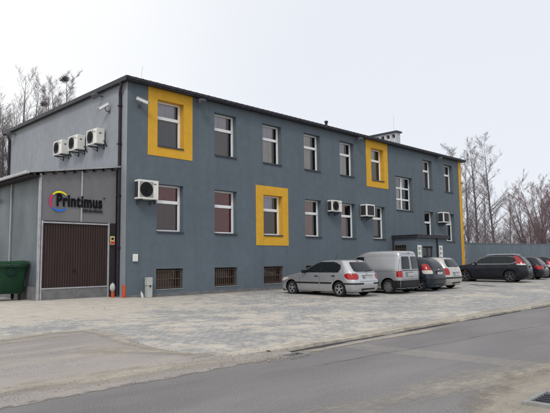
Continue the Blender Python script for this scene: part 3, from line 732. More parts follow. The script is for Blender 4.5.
# ------------------------------------------------------------------ cameras, floodlights, small wall things
def cctv(label, loc, rz, dirv):
    t = thing('security_camera', label, 'camera', loc, rz, 'white security cameras under the roof')
    a = MB(); a.box(-.05, .05, -.03, 0, -.22, -.10); a.tube([(0, -.02, -.16), (0, -.16, -.14), (0, -.2, -.04)], .022, 8); a.build('bracket', M['lampg'], t)
    d = Vector(dirv).normalized(); c = Vector((0, -.22, .03)); s_ = d.cross(Vector((0, 0, 1))).normalized(); u = s_.cross(d)
    R = Matrix((s_, d, u)).transposed(); q = MB()
    q.box(-.055, .055, -.22, .24, -.05, .05, R); q.box(-.07, .07, -.24, .32, .052, .066, R); q.v = [tuple(Vector(v)+c) for v in q.v]; q.build('housing', M['camw'], t, bevel=.008)
    q = MB(); q.box(-.045, .045, .241, .25, -.04, .04, R); q.v = [tuple(Vector(v)+c) for v in q.v]; q.build('lens', M['black'], t)
cctv('white security camera under the eaves on the front wall left of the first ochre surround', (.50, 0, 7.55), 0, (.95, -.25, -.30))
cctv('white security camera on the pale side wall beside the downpipe', (0, 1.36, 7.52), -pi/2, (-.9, -.5, -.45))
t = thing('security_camera', 'tiny white camera fixed on the ochre band at the far right corner of the building', 'camera', (26.98, -.014, 6.75), 0, 'white security cameras under the roof')
a = MB(); a.box(-.04, .04, -.05, 0, -.05, .05); a.tube([(0, -.03, 0), (.1, -.15, .02)], .02, 6); a.build('bracket', M['lampg'], t); a = MB(); a.box(.02, .22, -.24, -.12, -.06, .16); a.build('housing', M['camw'], t, bevel=.01)
def flood(label, loc, rz):
    t = thing('floodlight', label, 'floodlight', loc, rz, 'floodlights under the roof edge')
    R = Matrix.Rotation(radians(38), 3, 'X')
    a = MB(); a.box(-.03, .03, -.30, 0, -.02, .02); a.box(-.16, -.14, -.34, -.28, -.14, .06); a.box(.14, .16, -.34, -.28, -.14, .06); a.box(-.16, .16, -.31, -.28, .02, .05); a.build('bracket', M['lampg'], t)
    c = Vector((0, -.36, -.06)); q = MB(); q.box(-.14, .14, -.05, .06, -.10, .10, R); q.v = [tuple(Vector(v)+c) for v in q.v]; q.build('housing', M['lampg'], t, bevel=.012)
    q = MB(); q.box(-.12, .12, -.056, -.051, -.08, .08, R); q.v = [tuple(Vector(v)+c) for v in q.v]; q.build('lens', M['lampg'], t)
flood('dark floodlight under the front roof edge just right of the first ochre surround', (3.35, 0, 8.14), 0)
flood('dark floodlight under the front roof edge left of the second upper ochre surround', (14.5, 0, 8.14), 0)
flood('dark floodlight under the front roof edge between the last two upper windows', (23.5, 0, 8.14), 0)
flood('dark floodlight under the side roof edge near the front corner', (0, 1.95, 8.12), -pi/2)
flood('dark floodlight under the side roof edge at the far back corner', (0, 11.2, 8.12), -pi/2)
t = thing('wall_box', 'small white meter box on the blue wall above the utility cabinet', 'meter box', (.40, 0, 1.38))
a = MB(); a.box(-.10, .10, -.07, -.001, 0, .28); a.build('case', M['white'], t, bevel=.01); a = MB(); a.box(-.07, .07, -.074, -.0705, .03, .25); a.build('lid', M['acw'], t)
t = thing('gas_cabinet', 'narrow light grey utility cabinet standing against the wall left of the first basement window', 'cabinet', (.93, -.14, gz(.93, -.1)))
a = MB(); a.box(-.11, .11, -.10, .10, 0, .44); a.build('base', M['lgrey'], t, bevel=.012); a = MB(); a.box(-.115, .115, -.105, .105, .45, .76); a.build('cabinet_top', M['lgrey'], t, bevel=.015); a = MB(); a.box(-.03, .03, -.125, -.106, .40, .46); a.build('lock', M['black'], t)
a = MB(); a.lathe([(0, .001), (0, .045), (.17, .045), (.22, .018), (.26, .018), (.26, .001)], 'z', 12); b = a.build('bottle', M['white'], smooth=40, loc=(.62, -.22, gz(.62, -.2))); b.rotation_euler = (radians(14), radians(-24), 0)
tag(b, 'white plastic bottle leaning against the foot of the blue wall beside the utility cabinet', 'bottle')
def bollard(x, y, h, label):
    t = thing('bollard', label, 'bollard', (x, y, gz(x, y)), 0, 'orange posts at the building corner')
    a = MB(); a.lathe([(-.05, .001), (-.05, .066), (h-.02, .066), (h, .05), (h, .001)], 'z', 14); a.build('post', M['orange'], t, smooth=40)
bollard(-.24, -.34, .46, 'taller orange red post at the building corner, right one of the pair')
bollard(-.55, -.10, .34, 'shorter orange red post with a white rag on it, left one of the pair')
a = MB(); r = random.Random(5)
rows = []
for i in range(9):
    ph = pi*i/8; rows.append([((.06+.05*r.random())*sin(ph)*cos(2*pi*j/10), (.06+.05*r.random())*sin(ph)*sin(2*pi*j/10), .13*cos(ph)*(1+.5*r.random())) for j in range(10)]); rows[-1].append(rows[-1][0])
a.grid(rows); b = a.build('rag', M['lgrey'], smooth=50, loc=(-.60, -.16, gz(-.55, -.1)+.37)); tag(b, 'crumpled whitish rag hung over the shorter orange post', 'rag')

# ------------------------------------------------------------------ waste container
t = thing('waste_container', 'large green plastic waste container on castors beside the garage', 'dumpster', (-3.83, 1.62, .09))
wt, wb, dt, db = .66, .60, .56, .44
a = MB(); rows = []
for z, w_, d_ in ((.24, wb-.03, db-.04), (.30, wb, db), (.7, (wb+wt)/2-.005, (db+dt)/2), (1.14, wt-.01, dt-.01), (1.15, wt+.03, dt+.03), (1.22, wt+.03, dt+.03)):
    ring = []
    for (sx, sy) in ((-1, -1), (1, -1), (1, 1), (-1, 1)):
        for k in range(4):
            ang = math.atan2(sy, sx); aa = {(-1, -1): pi, (1, -1): 1.5*pi, (1, 1): 0, (-1, 1): .5*pi}[(sx, sy)]+k*pi/6
            ring.append((sx*(w_-.08)+.08*cos(aa), sy*(d_-.08)+.08*sin(aa), z))
    ring.append(ring[0]); rows.append(ring)
a.grid(rows); a.quad(*rows[0][:-1]); a.build('body', M['gbin'], t, smooth=35)
a = MB(); rows = []
for k in range(13):
    th = pi*k/12; rows.append([(x, -cos(th)*(dt+.04), 1.225+.13*sin(th)**.7+(.015 if abs(x) > .6 else 0)) for x in (-wt-.05, -wt, -.3, 0, .3, wt, wt+.05)])
a.grid(rows)
for x in (-wt-.05, wt+.05): a.quad(*[(x, -cos(pi*k/12)*(dt+.04), 1.225+.13*sin(pi*k/12)**.7+.015) for k in range(13)])
a.build('lid', M['gbin'], t, smooth=35)
a = MB(); a.tube([(-.5, -dt-.06, 1.16), (.5, -dt-.06, 1.16)], .02, 8); a.tube([(wt+.06, -.1, 1.05), (wt+.12, -.1, 1.05), (wt+.12, .1, 1.05), (wt+.06, .1, 1.05)], .025, 8); a.build('handle', M['gbin'], t, smooth=40)
a = MB(); a.lathe([(-.0, .001), (-.0, .17), (-.035, .15), (-.05, .09), (-.03, .08), (-.03, .001)], 'y', 20, (.12, -dt+.015, .99)); a.build('lifting_socket', mat('dark_green_plastic', (.006, .03, .02), .5), t, smooth=40)
for sx in (-1, 1):
    for sy in (-1, 1):
        a = MB(); x, y = sx*(wb-.10), sy*(db-.12); a.lathe([(-.025, .02), (-.025, .085), (-.015, .1), (.015, .1), (.025, .085), (.025, .02)], 'x', 16, (x, y, .1)); a.box(x-.045, x-.03, y-.03, y+.03, .08, .26); a.box(x+.03, x+.045, y-.03, y+.03, .08, .26); a.build('castor', M['tyre'], t, smooth=40)

# ------------------------------------------------------------------ cars
def catmull(keys, sub):
    o = []
    for i in range(len(keys)-1):
        p0 = keys[max(i-1, 0)]; p1 = keys[i]; p2 = keys[i+1]; p3 = keys[min(i+2, len(keys)-1)]
        for k in range(sub):
            t = k/sub
            o.append(tuple(.5*(2*b+(c-a)*t+(2*a-5*b+4*c-d)*t*t+(3*b-3*c+d-a)*t**3) for a, b, c, d in zip(p0, p1, p2, p3)))
    o.append(keys[-1]); return o
class Car:
    def __init__(s, sp):
        s.sp = sp; s.rows = catmull(sp['rows'], 3)
        # keep z monotone
        for i in range(1, len(s.rows)):
            if s.rows[i][0] <= s.rows[i-1][0]: s.rows[i] = (s.rows[i-1][0]+.0015,)+s.rows[i][1:]
        s.ax = sp['axle_r']; s.rf = sp.get('rf', .42); s.rr = sp.get('rr', .26)
    def at(s, z):
        R = s.rows
        if z <= R[0][0]: return R[0][1:]
        for a, b in zip(R, R[1:]):
            if z <= b[0]:
                t = (z-a[0])/(b[0]-a[0]); return tuple(p+(q-p)*t for p, q in zip(a[1:], b[1:]))
        return R[-1][1:]
    def P(s, x, st, z): return (x, s.ax-st, z)
    def endpt(s, z, v, rear, off=0):      # point on front/rear face, v in -1..1 across
        sf, sr, W = s.at(z); r = s.rr if rear else s.rf; r = min(r, W*.8)
        x = v*W; e = max(0, abs(x)-(W-r)); k = r-sqrt(max(0, r*r-e*e))
        k *= (.75 if rear else .62)
        k += (.05 if rear else .10)*v*v*W
        st = (sr-k+off) if rear else (sf+k-off)
        return s.P(x+(off*.6*(1 if x > 0 else -1) if abs(v) > .75 else 0), st, z)
    def half(s, st, z):                   # half width of the side at station st
        sf, sr, W = s.at(z); h = W
        dr = sr-st-.05*W; df = st-sf-.10*W
        for d, r, f in ((dr, min(s.rr, W*.8), .75), (df, min(s.rf, W*.8), .62)):
            if d < r*f:
                q = max(0, d/f); k = r-q; h = min(h, W-r+sqrt(max(0, r*r-k*k)))
        return h
    def ring(s, z, row):
        sf, sr, W = row; pts = []
        vs = [0, .2, .4, .55, .68, .79, .88, .95, 1]
        old = s.rows
        half = [s.endpt(z, v, True) for v in vs]
        a = half[-1][1]; fr = [s.endpt(z, v, False) for v in vs][::-1]; b = fr[0][1]
        n = 14; side = [(W, a+(b-a)*k/n, z) for k in range(1, n)]
        R = half+side+fr
        L = [(-p[0], p[1], p[2]) for p in R[1:-1]][::-1]
        return R+L
    def body_mesh(s, paint):
        mb = MB(); n = None
        for row in s.rows:
            r = s.ring(row[0], row[1:]); n = len(r); mb.v += r
        for i in range(len(s.rows)-1):
            for j in range(n):
                k = (j+1) % n; mb.f.append((i*n+j, i*n+k, (i+1)*n+k, (i+1)*n+j)); mb.mi.append(0)
        mb.f.append(tuple(range(n))); mb.mi.append(0); mb.f.append(tuple((len(s.rows)-1)*n+j for j in range(n))); mb.mi.append(0)
        me = mb.mesh('body', [paint, M['trim']])
        o = bpy.data.objects.new('body', me); COL.objects.link(o)
        W = max(r[3] for r in s.rows); sp = s.sp; cut = MB()
        for yy in (0, sp['wb']):
            for sg in (-1, 1):
                pr = [(-.001, .001), (-.001, sp['arch']), (.32, sp['arch']), (.32, .001)]
                c = MB(); c.lathe([(sg*(W-.24)+sg*a, b) for a, b in pr], 'x', 28, (0, yy, sp['wr']+.015)); i = len(cut.v); cut.v += c.v; cut.f += [tuple(q+i for q in f) for f in c.f]; cut.mi += [1]*len(c.f)
        cm = cut.mesh('cut', [paint, M['trim']])
        bm = bmesh.new(); bm.from_mesh(cm); bmesh.ops.remove_doubles(bm, verts=bm.verts, dist=.0022); bmesh.ops.recalc_face_normals(bm, faces=bm.faces); bm.to_mesh(cm); bm.free()
        co = bpy.data.objects.new('cut', cm); COL.objects.link(co)
        md = o.modifiers.new('b', 'BOOLEAN'); md.object = co; md.operation = 'DIFFERENCE'; md.solver = 'EXACT'
        dg = bpy.context.evaluated_depsgraph_get(); dg.update()
        me2 = bpy.data.meshes.new_from_object(o.evaluated_get(dg))
        bpy.data.objects.remove(co); o.modifiers.clear(); o.data = me2
        me2.shade_smooth(); me2.set_sharp_from_angle(angle=radians(32)); me2.name = 'body'
        return o
    def side_patch(s, rows, sg, off, n=10):     # rows: (z, s0, s1)
        R = []
        rows = [r for r in rows]; dense = []
        for a, b in zip(rows, rows[1:]):
            for k in range(4): dense.append(tuple(p+(q-p)*k/4 for p, q in zip(a, b)))
        dense.append(rows[-1])
        for z, a, b in dense:
            R.append([s.P(sg*(s.half(a+(b-a)*k/n, z)+off), a+(b-a)*k/n, z) for k in range(n+1)])
        return R
    def end_patch(s, rows, rear, off, n=12):    # rows: (z, v0, v1)
        dense = []
        for a, b in zip(rows, rows[1:]):
            for k in range(4): dense.append(tuple(p+(q-p)*k/4 for p, q in zip(a, b)))
        dense.append(rows[-1])
        return [[s.endpt(z, a+(b-a)*k/n, rear, off) for k in range(n+1)] for z, a, b in dense]
    def wrap(s, rows, rear, sg, off):           # rows: (z, v_inner, side_len)
        R = []; dense = []
        for a, b in zip(rows, rows[1:]):
            for k in range(4): dense.append(tuple(p+(q-p)*k/4 for p, q in zip(a, b)))
        dense.append(rows[-1])
        for z, v, ln in dense:
            sf, sr, W = s.at(z); p = [s.endpt(z, sg*(v+(1-v)*k/10), rear, off) for k in range(11)]
            y1 = p[-1][1]; st1 = s.ax-y1; d = (-1 if rear else 1)
            p += [s.P(sg*(W+off), st1+d*ln*k/5, z) for k in range(1, 6)]
            R.append(p)
        return R
def build_car(name, label, cat, loc, ang, sp):
    t = thing(name, label, cat, (loc[0], loc[1], gz(*loc)-.005), -radians(ang), 'cars parked nose to the building')
    c = Car(sp); body = c.body_mesh(sp['paint']); body.parent = t
    W = max(r[3] for r in c.rows)
    for g_ in sp['side_glass']:
        for sg in (-1, 1):
            o = MB(); o.grid(c.side_patch(g_, sg, .0065)); o.build('side_window', M['carglass'], t, smooth=60, fix=True)
    for sg in (-1, 1):
        if sp.get('glass_trim'):
            o = MB(); o.grid(c.side_patch(sp['glass_trim'], sg, .002)); o.build('window_trim', sp.get('trimmat', M['trim']), t, smooth=60)
        if sp.get('glass_inner'):
            o = MB(); o.grid(c.side_patch(sp['glass_inner'], sg, .004)); o.build('pillar_trim', M['trim'], t, smooth=60)
    o = MB(); o.grid(c.end_patch(sp['windscreen'], False, .004)); o.build('windscreen', M['carglass'], t, smooth=60)
    for rg in sp['rear_glass']:
        o = MB(); o.grid(c.end_patch(rg, True, .004)); o.build('rear_window', M['carglass'], t, smooth=60)
    for sg in (-1, 1):
        for rows, m_ in sp['tail']:
            o = MB(); o.grid(c.wrap(rows, True, sg, .010)); o.build('tail_light', m_, t, smooth=60)
        o = MB(); o.grid(c.wrap(sp['head'], False, sg, .008)); o.build('headlight', M['clear'], t, smooth=60)
    for rows, m_, nm in sp.get('strips', []):
        for sg in (-1, 1):
            o = MB(); o.grid(c.side_patch(rows, sg, .012, 20)); o.build(nm, m_, t, smooth=60)
    for rows, m_, nm, off in sp.get('rear_parts', []):
        o = MB(); o.grid(c.end_patch(rows, True, off, 16)); o.build(nm, m_, t, smooth=60)
    for rows, m_, nm in sp.get('bumper', []):
        o = MB()
        for sg in (-1, 1): o.grid(c.wrap(rows, True, sg, .014))
        o.build(nm, m_, t, smooth=60)
    # shut lines
    for st, z0, z1 in sp['seams']:
        for sg in (-1, 1): o = MB(); o.grid(c.side_patch([(z0, st-.005, st+.005), (z1, st-.005, st+.005)], sg, .003, 1)); o.build('door_seam', M['trim'], t)
    for z, v in sp.get('rear_seams', []): o = MB(); o.grid(c.end_patch([(z-.006, -v, v), (z+.006, -v, v)], True, .003)); o.build('tailgate_seam', M['trim'], t)
    if sp.get('centre_seam'): z0, z1 = sp['centre_seam']; o = MB(); o.grid(c.end_patch([(z0, -.006, .006), (z1, -.006, .006)], True, .004, 1)); o.build('tailgate_seam', M['trim'], t)
    for st, z in sp['handles']:
        for sg in (-1, 1):
            x = c.half(st, z); q = MB(); q.box(sg*(x+.012)-.012, sg*(x+.012)+.012, c.ax-st-.09, c.ax-st+.09, z-.018, z+.018); q.build('door_handle', sp.get('hmat', M['trim']), t, bevel=.006)
    st, z = sp['mirror']
    for sg in (-1, 1):
        x = c.half(st, z); q = MB(); q.box(sg*(x+.11)-.09, sg*(x+.11)+.09, c.ax-st-.04, c.ax-st+.06, z-.01, z+.12); q.box(min(sg*x, sg*(x+.05))-.01, max(sg*x, sg*(x+.05))+.01, c.ax-st-.02, c.ax-st+.02, z-.02, z+.015); q.build('wing_mirror', sp.get('mmat', sp['paint']), t, bevel=.025)
    z = sp['plate_z']; p0 = c.endpt(z, 0, True, .012); q = MB(); xo = sp.get('plate_x', 0); tl = sp.get('plate_tilt', .0)
    q.box(xo-.26, xo+.26, p0[1]-.012, p0[1]+.03, z-.055, z+.055); pl = q.build('number_plate', M['plate'], t)
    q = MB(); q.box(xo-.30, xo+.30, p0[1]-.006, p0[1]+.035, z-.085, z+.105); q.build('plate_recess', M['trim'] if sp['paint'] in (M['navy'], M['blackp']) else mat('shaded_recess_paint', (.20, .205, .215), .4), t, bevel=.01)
    q = MB(); q.box(xo-.257, xo-.22, p0[1]-.015, p0[1]-.0125, z-.05, z+.05); q.build('plate_band', M['blue'], pl)
    q = MB()
    for k in range(7): xx = xo-.19+.058*k+(.02 if k > 2 else 0); q.box(xx, xx+.014, p0[1]-.0145, p0[1]-.0125, z-.035, z+.035); q.box(xx+.014, xx+.034, p0[1]-.0145, p0[1]-.0125, z+(.02 if k % 2 else -.006), z+(.035 if k % 2 else .008))
    q.build('plate_marking', M['black'], pl)
    q = MB(); q.lathe([(-.012, .001), (-.012, .035), (0, .04)], 'y', 14, (0, c.endpt(sp['emblem_z'], 0, True, .004)[1], sp['emblem_z'])); q.build('emblem', M['chrome'], t, smooth=40)
    if sp.get('wiper'):
        z0, z1, v0, v1 = sp['wiper']; q = MB(); q.tube([c.endpt(z0, v0, True, .02), c.endpt((z0+z1)/2, (v0+v1)/2, True, .025), c.endpt(z1, v1, True, .02)], .009, 6); q.build('rear_wiper', M['trim'], t)
    for sg in (-1, 1):
        x = c.half(.98, .70); q = MB(); q.box(sg*x-.006, sg*x+.006, c.ax-1.03, c.ax-.95, .685, .72); q.build('side_indicator', mat('amber_lens', (.5, .12, .02), .2), t)
    o = MB(); o.grid(c.end_patch([(sp['brake_z'], -.14, .14), (sp['brake_z']+.03, -.14, .14)], True, .008)); o.build('brake_lamp', M['red'], t)
    o = MB(); o.grid(c.end_patch([(.27, -.5, .5), (.33, -.5, .5)], True, .006)); o.build('bumper_vent', M['trim'], t)
    q = MB(); st_a, z_a = sp['aerial']; q.tube([(0, c.ax-st_a, z_a-.02), (0, c.ax-st_a-.18, z_a+.22)], .006, 6); q.build('aerial', M['trim'], t)
    q = MB(); q.tube([(-.35, c.ax-sp['L']+.12, .25), (-.35, c.ax-sp['L']-.02, .24)], .03, 10); q.build('exhaust', M['lampg'], t, smooth=40)
    q = MB(); q.box(-W+.16, W-.16, c.ax-sp['L']+.25, c.ax-.2, .17, .36); q.build('underbody', M['trim'], t)
    # wheels
    wr = sp['wr']; tw = .19
    for yy in (0, sp['wb']):
        for sg in (-1, 1):
            xc = sg*(W-.02-tw/2)
            q = MB(); q.lathe([(-tw/2+.02, wr*.62), (-tw/2, wr*.70), (-tw/2, wr*.90), (-tw/2+.03, wr*.985), (-.04, wr), (.04, wr), (tw/2-.03, wr*.985), (tw/2, wr*.9), (tw/2, wr*.70), (tw/2-.02, wr*.62), (tw/2-.07, wr*.60), (-tw/2+.07, wr*.60), (-tw/2+.02, wr*.62)], 'x', 32)
            wh = q.build('wheel', M['tyre'], t, smooth=50, loc=(xc, yy, wr))
            q = MB(); o_ = sg*(tw/2-.012)
            def L_(pr): q.lathe([(o_-sg*a, b) for a, b in pr], 'x', 30)
            L_([(.0, wr*.66), (.0, wr*.60), (.03, wr*.57), (.06, wr*.55)])
            ns = sp.get('spokes', 5)
            for k in range(ns):
                th = 2*pi*k/ns+.3; ww = sp.get('spw', .26)
                def pt(rad, dth, dep): return (o_-sg*dep, rad*cos(th+dth), rad*sin(th+dth))
                A = [pt(wr*.10, -1.0, .012), pt(wr*.10, 1.0, .012), pt(wr*.60, ww*.62, .004), pt(wr*.60, -ww*.62, .004)]
                Bq = [(a[0]-sg*.03, a[1], a[2]) for a in A]
                q.quad(*A); q.quad(A[1], A[2], Bq[2], Bq[1]); q.quad(A[0], A[3], Bq[3], Bq[0])
            L_([(.004, .001), (.004, wr*.13), (.02, wr*.17)])
            rim = q.build('rim', sp['rim'], wh, smooth=40)
            q = MB(); q.lathe([(o_-sg*.075, .001), (o_-sg*.075, wr*.6)], 'x', 24); q.build('brake_disc', M['trim'], wh)
    for rows_ in sp.get('rails', []):
        for sg in (-1, 1):
            q = MB(); q.tube([(sg*x, c.ax-st, z) for st, x, z in rows_], .018, 8); q.build('roof_rail', M['chrome'], t, smooth=40)
    return t
hatch = dict(L=4.2, wb=2.535, axle_r=3.37, wr=.30, arch=.345, paint=M['silver'], rim=M['rim'], rf=.45, rr=.30,
    rows=[(.20, .10, 4.10, .76), (.30, .03, 4.17, .82), (.46, 0, 4.20, .845), (.60, .015, 4.19, .85), (.71, .10, 4.15, .848), (.79, .32, 4.125, .842), (.87, .70, 4.10, .832), (.94, 1.08, 4.05, .815), (1.04, 1.30, 3.97, .785), (1.18, 1.60, 3.85, .73), (1.31, 1.90, 3.73, .672), (1.385, 2.12, 3.64, .625), (1.425, 2.35, 3.52, .55), (1.442, 2.6, 3.3, .38)],
    side_glass=[[(.955, 1.52, 2.36), (1.12, 1.74, 2.38), (1.27, 2.03, 2.40), (1.345, 2.27, 2.41)], [(.965, 2.44, 3.28), (1.08, 2.45, 3.40), (1.20, 2.46, 3.37), (1.30, 2.47, 3.17), (1.345, 2.47, 2.98)]],
    glass_trim=[(.94, 1.42, 3.34), (1.10, 1.66, 3.44), (1.23, 1.90, 3.40), (1.33, 2.17, 3.16), (1.36, 2.27, 3.0)],
    windscreen=[(.97, -.84, .84), (1.2, -.86, .86), (1.38, -.84, .84)],
    rear_glass=[[(.965, -.66, .66), (1.0, -.78, .78), (1.15, -.80, .80), (1.30, -.80, .80), (1.345, -.74, .74)]],
    tail=[([(.68, .72, .05), (.72, .66, .12), (.80, .63, .20), (.87, .66, .17), (.91, .75, .06)], M['red'])],
    head=[(.60, .5, .05), (.68, .45, .22), (.74, .55, .2)],
    strips=[([(.50, .98, 2.36), (.565, .98, 2.36)], M['trim'], 'side_moulding'), ([(.50, 2.42, 3.02), (.565, 2.42, 3.02)], M['trim'], 'side_moulding')],
    bumper=[([(.485, .38, .40), (.545, .38, .42)], M['trim'], 'bumper_moulding')],
    seams=[(1.30, .3, .92), (2.40, .28, .95), (3.12, .60, .95)], rear_seams=[(.60, .62), (.93, .72)],
    handles=[(2.22, .80), (3.10, .81)], mirror=(1.62, .93), plate_z=.74, plate_x=.02, emblem_z=.88, brake_z=1.36, wiper=(.97, 1.02, .0, .55), aerial=(2.5, 1.44), mmat=M['trim'])
build_car('parked_car', 'silver five door hatchback parked nearest the garage', 'car', (7.12, -5.1), 1, hatch)
van = dict(L=4.11, wb=2.69, axle_r=3.47, wr=.305, arch=.355, paint=M['vansilver'], rim=M['steelrim'], rf=.40, rr=.13, spokes=8, spw=.34,
    rows=[(.22, .08, 4.07, .80), (.34, .02, 4.10, .845), (.55, 0, 4.11, .86), (.72, .06, 4.11, .86), (.84, .28, 4.105, .858), (.94, .62, 4.10, .855), (1.02, .92, 4.095, .848), (1.12, 1.08, 4.085, .832), (1.30, 1.32, 4.065, .80), (1.50, 1.62, 4.04, .765), (1.64, 1.88, 4.015, .735), (1.73, 2.10, 3.98, .69), (1.775, 2.3, 3.92, .60), (1.80, 2.6, 3.75, .40)],
    side_glass=[[(1.05, 1.50, 2.30), (1.2, 1.55, 2.30), (1.40, 1.75, 2.30), (1.55, 1.98, 2.28)]],
    windscreen=[(1.05, -.84, .84), (1.3, -.86, .86), (1.62, -.86, .86)],
    rear_glass=[[(1.02, -.84, -.12), (1.06, -.87, -.09), (1.50, -.86, -.09), (1.55, -.80, -.13)], [(1.02, .12, .84), (1.06, .09, .87), (1.50, .09, .86), (1.55, .13, .80)]],
    tail=[([(.70, .84, .04), (.72, .82, .10), (.94, .82, .10), (.96, .86, .04)], M['red'])],
    head=[(.68, .5, .1), (.76, .42, .3), (.86, .5, .25)],
    strips=[([(.36, 1.16, 3.05), (.52, 1.16, 3.05)], M['trim'], 'side_moulding'), ([(.94, 2.40, 3.96), (.955, 2.38, 3.98), (.96, 2.38, 3.98)], M['vansilver'], 'swage_line'), ([(1.585, 2.5, 3.9), (1.60, 2.48, 3.92)], M['vansilver'], 'swage_line')],
    bumper=[([(.24, 0, .30), (.34, 0, .34), (.52, 0, .34), (.56, 0, .30)], M['trim'], 'bumper')],
    rear_parts=[([(.955, -.80, .80), (.985, -.80, .80)], M['trim'], 'rear_trim', .012)],
    seams=[(1.30, .3, 1.0), (2.36, .3, 1.58), (3.98, .98, 1.6)], rear_seams=[(.60, .86), (1.66, .8)], centre_seam=(.58, 1.66),
    handles=[(2.22, .98)], mirror=(1.55, 1.05), plate_z=.80, plate_x=-.12, emblem_z=1.0, brake_z=1.68, aerial=(2.5, 1.79), mmat=M['trim'])
build_car('delivery_van', 'silver panel van with two dark rear door windows', 'van', (9.93, -5.42), -4, van)
small = dict(L=3.85, wb=2.46, axle_r=3.20, wr=.30, arch=.345, paint=M['navy'], rim=M['steelrim'], rf=.45, rr=.34,
    rows=[(.20, .10, 3.76, .74), (.32, .03, 3.82, .81), (.48, 0, 3.85, .83), (.64, .03, 3.84, .835), (.76, .14, 3.81, .83), (.86, .42, 3.79, .825), (.94, .75, 3.77, .815), (1.02, .98, 3.74, .80), (1.12, 1.18, 3.69, .77), (1.26, 1.46, 3.60, .715), (1.38, 1.74, 3.48, .655), (1.455, 1.98, 3.36, .60), (1.495, 2.2, 3.2, .52), (1.518, 2.45, 2.95, .36)],
    side_glass=[[(1.0, 1.35, 2.15), (1.18, 1.60, 2.17), (1.34, 1.92, 2.18), (1.42, 2.12, 2.18)], [(1.0, 2.23, 3.02), (1.15, 2.23, 3.14), (1.28, 2.24, 3.05), (1.38, 2.25, 2.85), (1.42, 2.25, 2.7)]],
    windscreen=[(1.03, -.84, .84), (1.26, -.86, .86), (1.44, -.84, .84)],
    rear_glass=[[(1.02, -.70, .70), (1.08, -.76, .76), (1.28, -.76, .76), (1.42, -.72, .72)]],
    tail=[([(.78, .72, .08), (.86, .70, .12), (.94, .74, .11)], M['clear']), ([(.942, .745, .11), (1.06, .80, .09), (1.17, .85, .05), (1.22, .92, .02)], M['red'])],
    head=[(.62, .5, .1), (.72, .45, .3), (.84, .55, .25)], bumper=[([(.50, .0, .40), (.57, .0, .42)], M['trim'], 'bumper_moulding')],
    strips=[([(.50, .98, 2.15), (.57, .98, 2.15)], M['trim'], 'side_moulding'), ([(.50, 2.21, 2.80), (.57, 2.21, 2.80)], M['trim'], 'side_moulding')],
    seams=[(1.15, .3, .97), (2.19, .28, 1.0), (2.95, .60, 1.0)], rear_seams=[(.60, .64)],
    handles=[(2.05, .86), (2.85, .87)], mirror=(1.45, .99), plate_z=.80, emblem_z=.96, brake_z=1.435, wiper=(1.04, 1.10, .0, .55), aerial=(2.3, 1.515), mmat=M['trim'])
build_car('parked_car', 'small dark blue hatchback with tall red and white tail lights beside the silver van', 'car', (12.15, -5.55), -3, small)
h2 = dict(small); h2.update(paint=M['beige'], rim=M['rim'], L=3.95,
    rows=[(a, b, c+(.08 if a < 1.3 else .12), d+.01) for a, b, c, d in small['rows']],
    tail=[([(.68, .76, .05), (.76, .72, .10), (.92, .74, .12), (.99, .82, .07)], M['red'])],
    rear_glass=[[(1.04, -.72, .72), (1.09, -.80, .80), (1.28, -.80, .80), (1.42, -.74, .74)]], plate_z=.70)
build_car('parked_car', 'pale champagne small hatchback parked in front of the porch', 'car', (14.22, -5.2), -2, h2)
